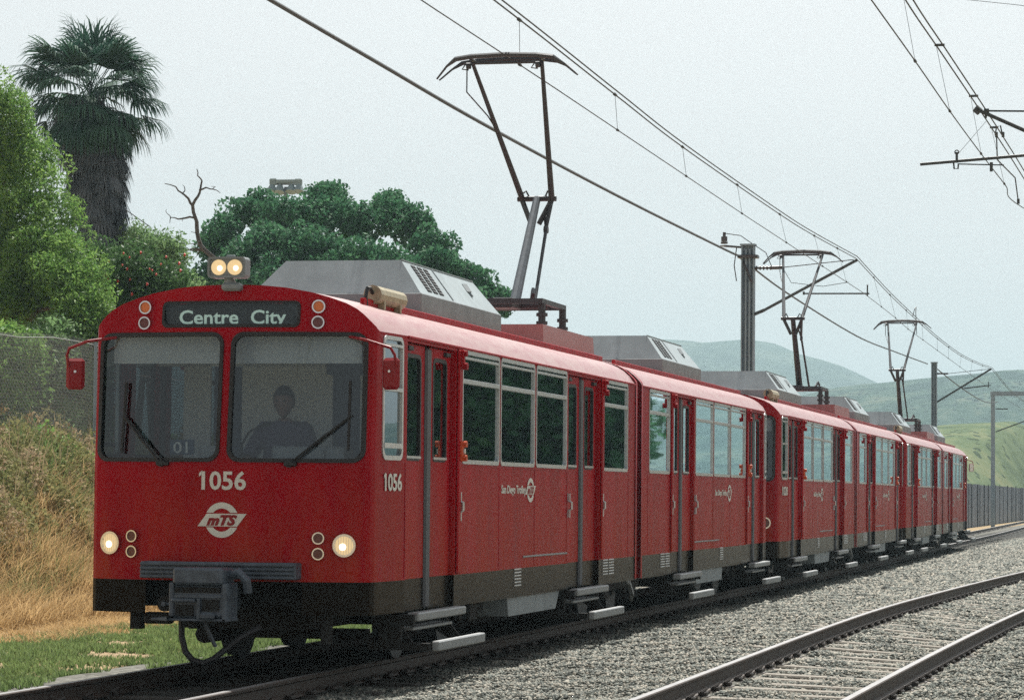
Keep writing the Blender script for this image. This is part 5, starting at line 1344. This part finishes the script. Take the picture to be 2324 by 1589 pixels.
for k in range(430):
    u = random.random(); zc = hub.z-.05-(hub.z-low.z-.2)*u; cx = hub.x+(low.x-hub.x)*u; az = random.random()*6.283
    rr = .34+.30*(1-u)+random.uniform(-.05, .12); c = Vector((cx+rr*math.cos(az), rr*math.sin(az), zc)); frond(c, az, R(-74+random.uniform(-8, 10)-6*u), random.uniform(.1, .35), random.uniform(.5, .75), random.uniform(0, 1)*.7, .3, segs=7, spread=.9, w=.07)
for k in range(110):       # drooping dead fans just under the green crown, thicker on the right
    az = random.uniform(-1.2, 1.2) if k % 2 else random.random()*6.283; z = hub.z-.25-random.random()*1.5; frond(Vector((hub.x, 0, z)), az, R(random.uniform(-45, -20)), random.uniform(.4, .75), random.uniform(.6, .9), random.uniform(0, .6), .9, segs=14, spread=2.0, w=.06)
a_, b_, c_ = fl(); npmesh('dead_frond_skirt', a_, b_, M['palmdead'], t, var=c_)
b = MB(); q = at(290, 480, PY)-P0; b.tube([q+Vector((-.6, 0, .1)), q, at(340, 515, PY)-P0], .012, 4); b.build('old_flower_stalk', M['deadwood'], t)

# stadium floodlight peeping over the tree
t = empty('floodlight_mast', (at(650, 430, 130).x, 130, gz(-42, 130))); tag(t, 'cluster of stadium floodlights on a pole behind the big round tree', 'floodlight'); G = lambda x, y: at((400+x/2.324)/1.1218, (412+y/2.324)/1.1218, 130)-Vector(t.location)
a = G(762, 150); MB().tube([(a.x, 0, -.5), a], .09, 8).build('pole', M['steel'], t)
b = MB(); b.bar(G(690, 135), G(840, 135), .08, .06); b.bar(G(665, 178), G(860, 178), .08, .06); b.build('cross_arms', M['steel'], t)
for x, y in ((688, 120), (836, 122)):
    p = G(x, y); MB().bbox(p.x-.17, p.x+.17, -.12, .12, p.z-.16, p.z+.16, .05).build('floodlight', M['lampcase'], t)
p = G(764, 118); MB().bbox(p.x-.50, p.x+.50, -.12, .12, p.z-.09, p.z+.09, .03).build('control_box', M['lampcase'], t)
for x, y in ((682, 160), (728, 162), (796, 160), (842, 158)):
    p = G(x, y); MB().tube([p+Vector((0, 0, .2)), p+Vector((0, -.05, .0)), p+Vector((0, -.12, -.18))], [.10, .2, .26], 14).build('floodlight', M['lampcase'], t)

# off-camera trees to the right of the far curve: the train windows mirror them
for k, (x, y, h_) in enumerate(((6.6, 92, 8.5), (12, 90, 9.5), (16, 128, 11), (19, 98, 10))):
    tree('roadside_tree', ['broad tree mirrored in the side windows, beside the curving track', 'taller tree out of view beside the broad tree', 'far round tree out of view past the curve', 'outermost of the unseen trees mirrored by the tram'][k], 'tree', (x, y, -.3), [(x, y, h_*.62, 3.3, 3.3, h_*.40), (x+.5, y-1, h_*.35, 3.3, 2.8, h_*.35)], 26, .8, 60, .40, M['leaf_dark'], group='trees mirrored in the tram windows', tr=.2)

# weeds, dry grass, green strip
def tufts(n, region, hgt, spread, nb, wd, keep=None):
    x0, x1, y0, y1 = region; P = np.empty((0, 2))
    while len(P) < n:
        q = RNG.random((n*2, 2)); X = x0+(x1-x0)*q[:, 0]; Y = y0+(y1-y0)*q[:, 1]; k = np.ones(len(X), bool) if keep is None else keep(X, Y); P = np.concatenate([P, np.stack([X, Y], -1)[k]])
    P = P[:n]; Z = np.where(P[:, 0] > -11.2, np.maximum(ground_z(P[:, 0], P[:, 1]), bedz(P[:, 0], P[:, 1])), ground_z(P[:, 0], P[:, 1])); c = np.repeat(np.stack([P[:, 0], P[:, 1], Z], -1), nb, 0); m_ = n*nb
    hs = np.repeat(hgt*(.5+RNG.random(n)), nb)*(.6+.6*RNG.random(m_)); an = RNG.random(m_)*6.283; le = spread*RNG.random(m_)*hs
    c = c+np.stack([np.cos(an)*spread*.25*hs, np.sin(an)*spread*.25*hs, 0*hs], -1)
    tip = c+np.stack([np.cos(an)*le, np.sin(an)*le, hs], -1); mid = c+np.stack([np.cos(an)*le*.35, np.sin(an)*le*.35, hs*.6], -1); s_ = np.stack([-np.sin(an), np.cos(an), 0*an], -1)*wd; s_ = np.where(RNG.random((m_, 1)) < .5, s_, np.stack([np.full(m_, wd), 0*an, 0*an], -1))
    V = np.stack([c-s_, c+s_, mid+s_*.8, mid-s_*.8, tip], 1).reshape(-1, 3); o5 = 5*np.arange(m_)
    F = np.concatenate([np.stack([o5, o5+1, o5+2], -1), np.stack([o5, o5+2, o5+3], -1), np.stack([o5+3, o5+2, o5+4], -1)]); va = np.repeat(RNG.random(n), nb)*.7+.3*RNG.random(m_)
    return V, F, np.concatenate([va]*3)
M['dry'] = leafmat('dry_grass_blades', (.30, .195, .085), (.66, .48, .25), .4, .8)
M['drygreen'] = leafmat('half_dry_weeds', (.13, .16, .06), (.36, .33, .15), .35, .8)
M['green'] = leafmat('green_grass_blades', (.09, .15, .05), (.23, .31, .12), .4, .6)
M['straw'] = leafmat('seed_heads', (.30, .22, .13), (.52, .42, .28), .3, .8)
patch = lambda X, Y, s=.9, t=0: (np.sin(X*s*1.7+Y*s*.6)+np.sin(Y*s*1.3-X*s*.8+1.7)+np.sin(X*.5+Y*.31+3)) > t
for nm, n, reg, h_, sp, nb, wd, mt, lb, kp in (
    ('dry_grass', 9000, (-17.6, -14.3, 30, 54), .26, 1.9, 8, .006, 'dry', 'golden dry grass lying over the lower half of the bank', lambda X, Y: (patch(X, Y, 1.1, -1.0) & (X > -16.8)) | patch(X, Y, 1.7, .6)),
    ('thin_straw', 2600, (-15.0, -12.6, 29, 50), .09, 2.6, 6, .005, 'dry', 'thin flattened straw on the bare sandy strip', lambda X, Y: patch(X, Y, 2.2, -.3)),
    ('weeds', 3600, (-18.6, -15.0, 31, 58), .30, 1.0, 8, .008, 'drygreen', 'half dry olive weeds growing up the bank below the fence', lambda X, Y: patch(X, Y, 1.2, -.1) | (X < -17)),
    ('tall_weeds', 420, (-18.8, -16.4, 33, 58), .62, .6, 5, .007, 'straw', 'tall pale seed stalks standing against the fence', None),
    ('green_weeds', 1500, (-18.3, -15.0, 43, 62), .34, 1.0, 9, .012, 'green', 'fresh green weeds low on the bank beside the train', lambda X, Y: patch(X, Y, .8, .2)),
    ('green_grass', 9000, (-13.3, -9.3, 22, 44), .06, 1.2, 7, .006, 'green', 'short green grass strip beside the left rail', lambda X, Y: patch(X, Y, 1.9, -.55+.9*np.clip(X+10.4, 0, 1)*2))):
    V, F, va = tufts(n, reg, h_, sp, nb, wd, kp); o = npmesh(nm, V, F, M[mt], var=va); tag(o, lb, nm.replace('_', ' '), kind='stuff')
def weed_leaves(name, n, reg, r0, size, mt, lb, up, per=1500, kp=None):
    bl = []
    while len(bl) < n:
        x, y = random.uniform(reg[0], reg[1]), random.uniform(reg[2], reg[3])
        if kp is not None and not kp(np.array([x]), np.array([y]))[0]: continue
        r = r0*random.uniform(.5, 1.4); bl.append((x, y, r*.5+up*random.random(), r, r, r*.8))
    V, F, va = leaf_cloud(bl, per, size, 1.8); ctr = V.reshape(-1, 4, 3).mean(1); V[:, 2] += np.repeat(ground_z(ctr[:, 0], ctr[:, 1]), 4)
    o = npmesh(name, V, F, mt, var=va); tag(o, lb, 'weeds', kind='stuff')
weed_leaves('leafy_weeds', 520, (-18.9, -16.0, 33, 60), .24, .05, M['drygreen'], 'leafy olive weeds crowding the foot of the fence', .35, 1300)
weed_leaves('dry_weed_tops', 420, (-18.9, -15.6, 33, 58), .14, .045, M['straw'], 'pale dry seed heads among the weeds on the bank', .6, 1500)
weed_leaves('green_undergrowth', 150, (-18.4, -15.2, 45, 62), .32, .06, M['leaf_bright'], 'bright green undergrowth on the bank beside the train corner', .2, 900)
weed_leaves('low_green_weeds', 130, (-17.6, -14.8, 32, 50), .15, .04, M['green'], 'scattered low green weeds in the dry grass of the bank', .05, 1400, lambda X, Y: patch(X, Y, .9, .3))

# ------------------------------------------------------------------ haze
hz = MB().box(-1700, 700, -40, 4300, -3, 175).build('haze', []) if False else None
me = MB(); me.box(-1700, 700, -40, 4300, -3, 185); hm = bpy.data.materials.new('haze_air'); hm.use_nodes = True; nt = hm.node_tree
nt.nodes.remove(nt.nodes['Principled BSDF']); pv = nt.nodes.new('ShaderNodeVolumePrincipled'); pv.inputs['Color'].default_value = (.57, .76, .84, 1); pv.inputs['Density'].default_value = HAZE; pv.inputs['Anisotropy'].default_value = .2
nt.links.new(pv.outputs[0], nt.nodes['Material Output'].inputs['Volume']); hz = me.build('haze', hm); tag(hz, kind='stuff'); hz['label'] = 'thin blue haze in the air between the tracks and the far hills'
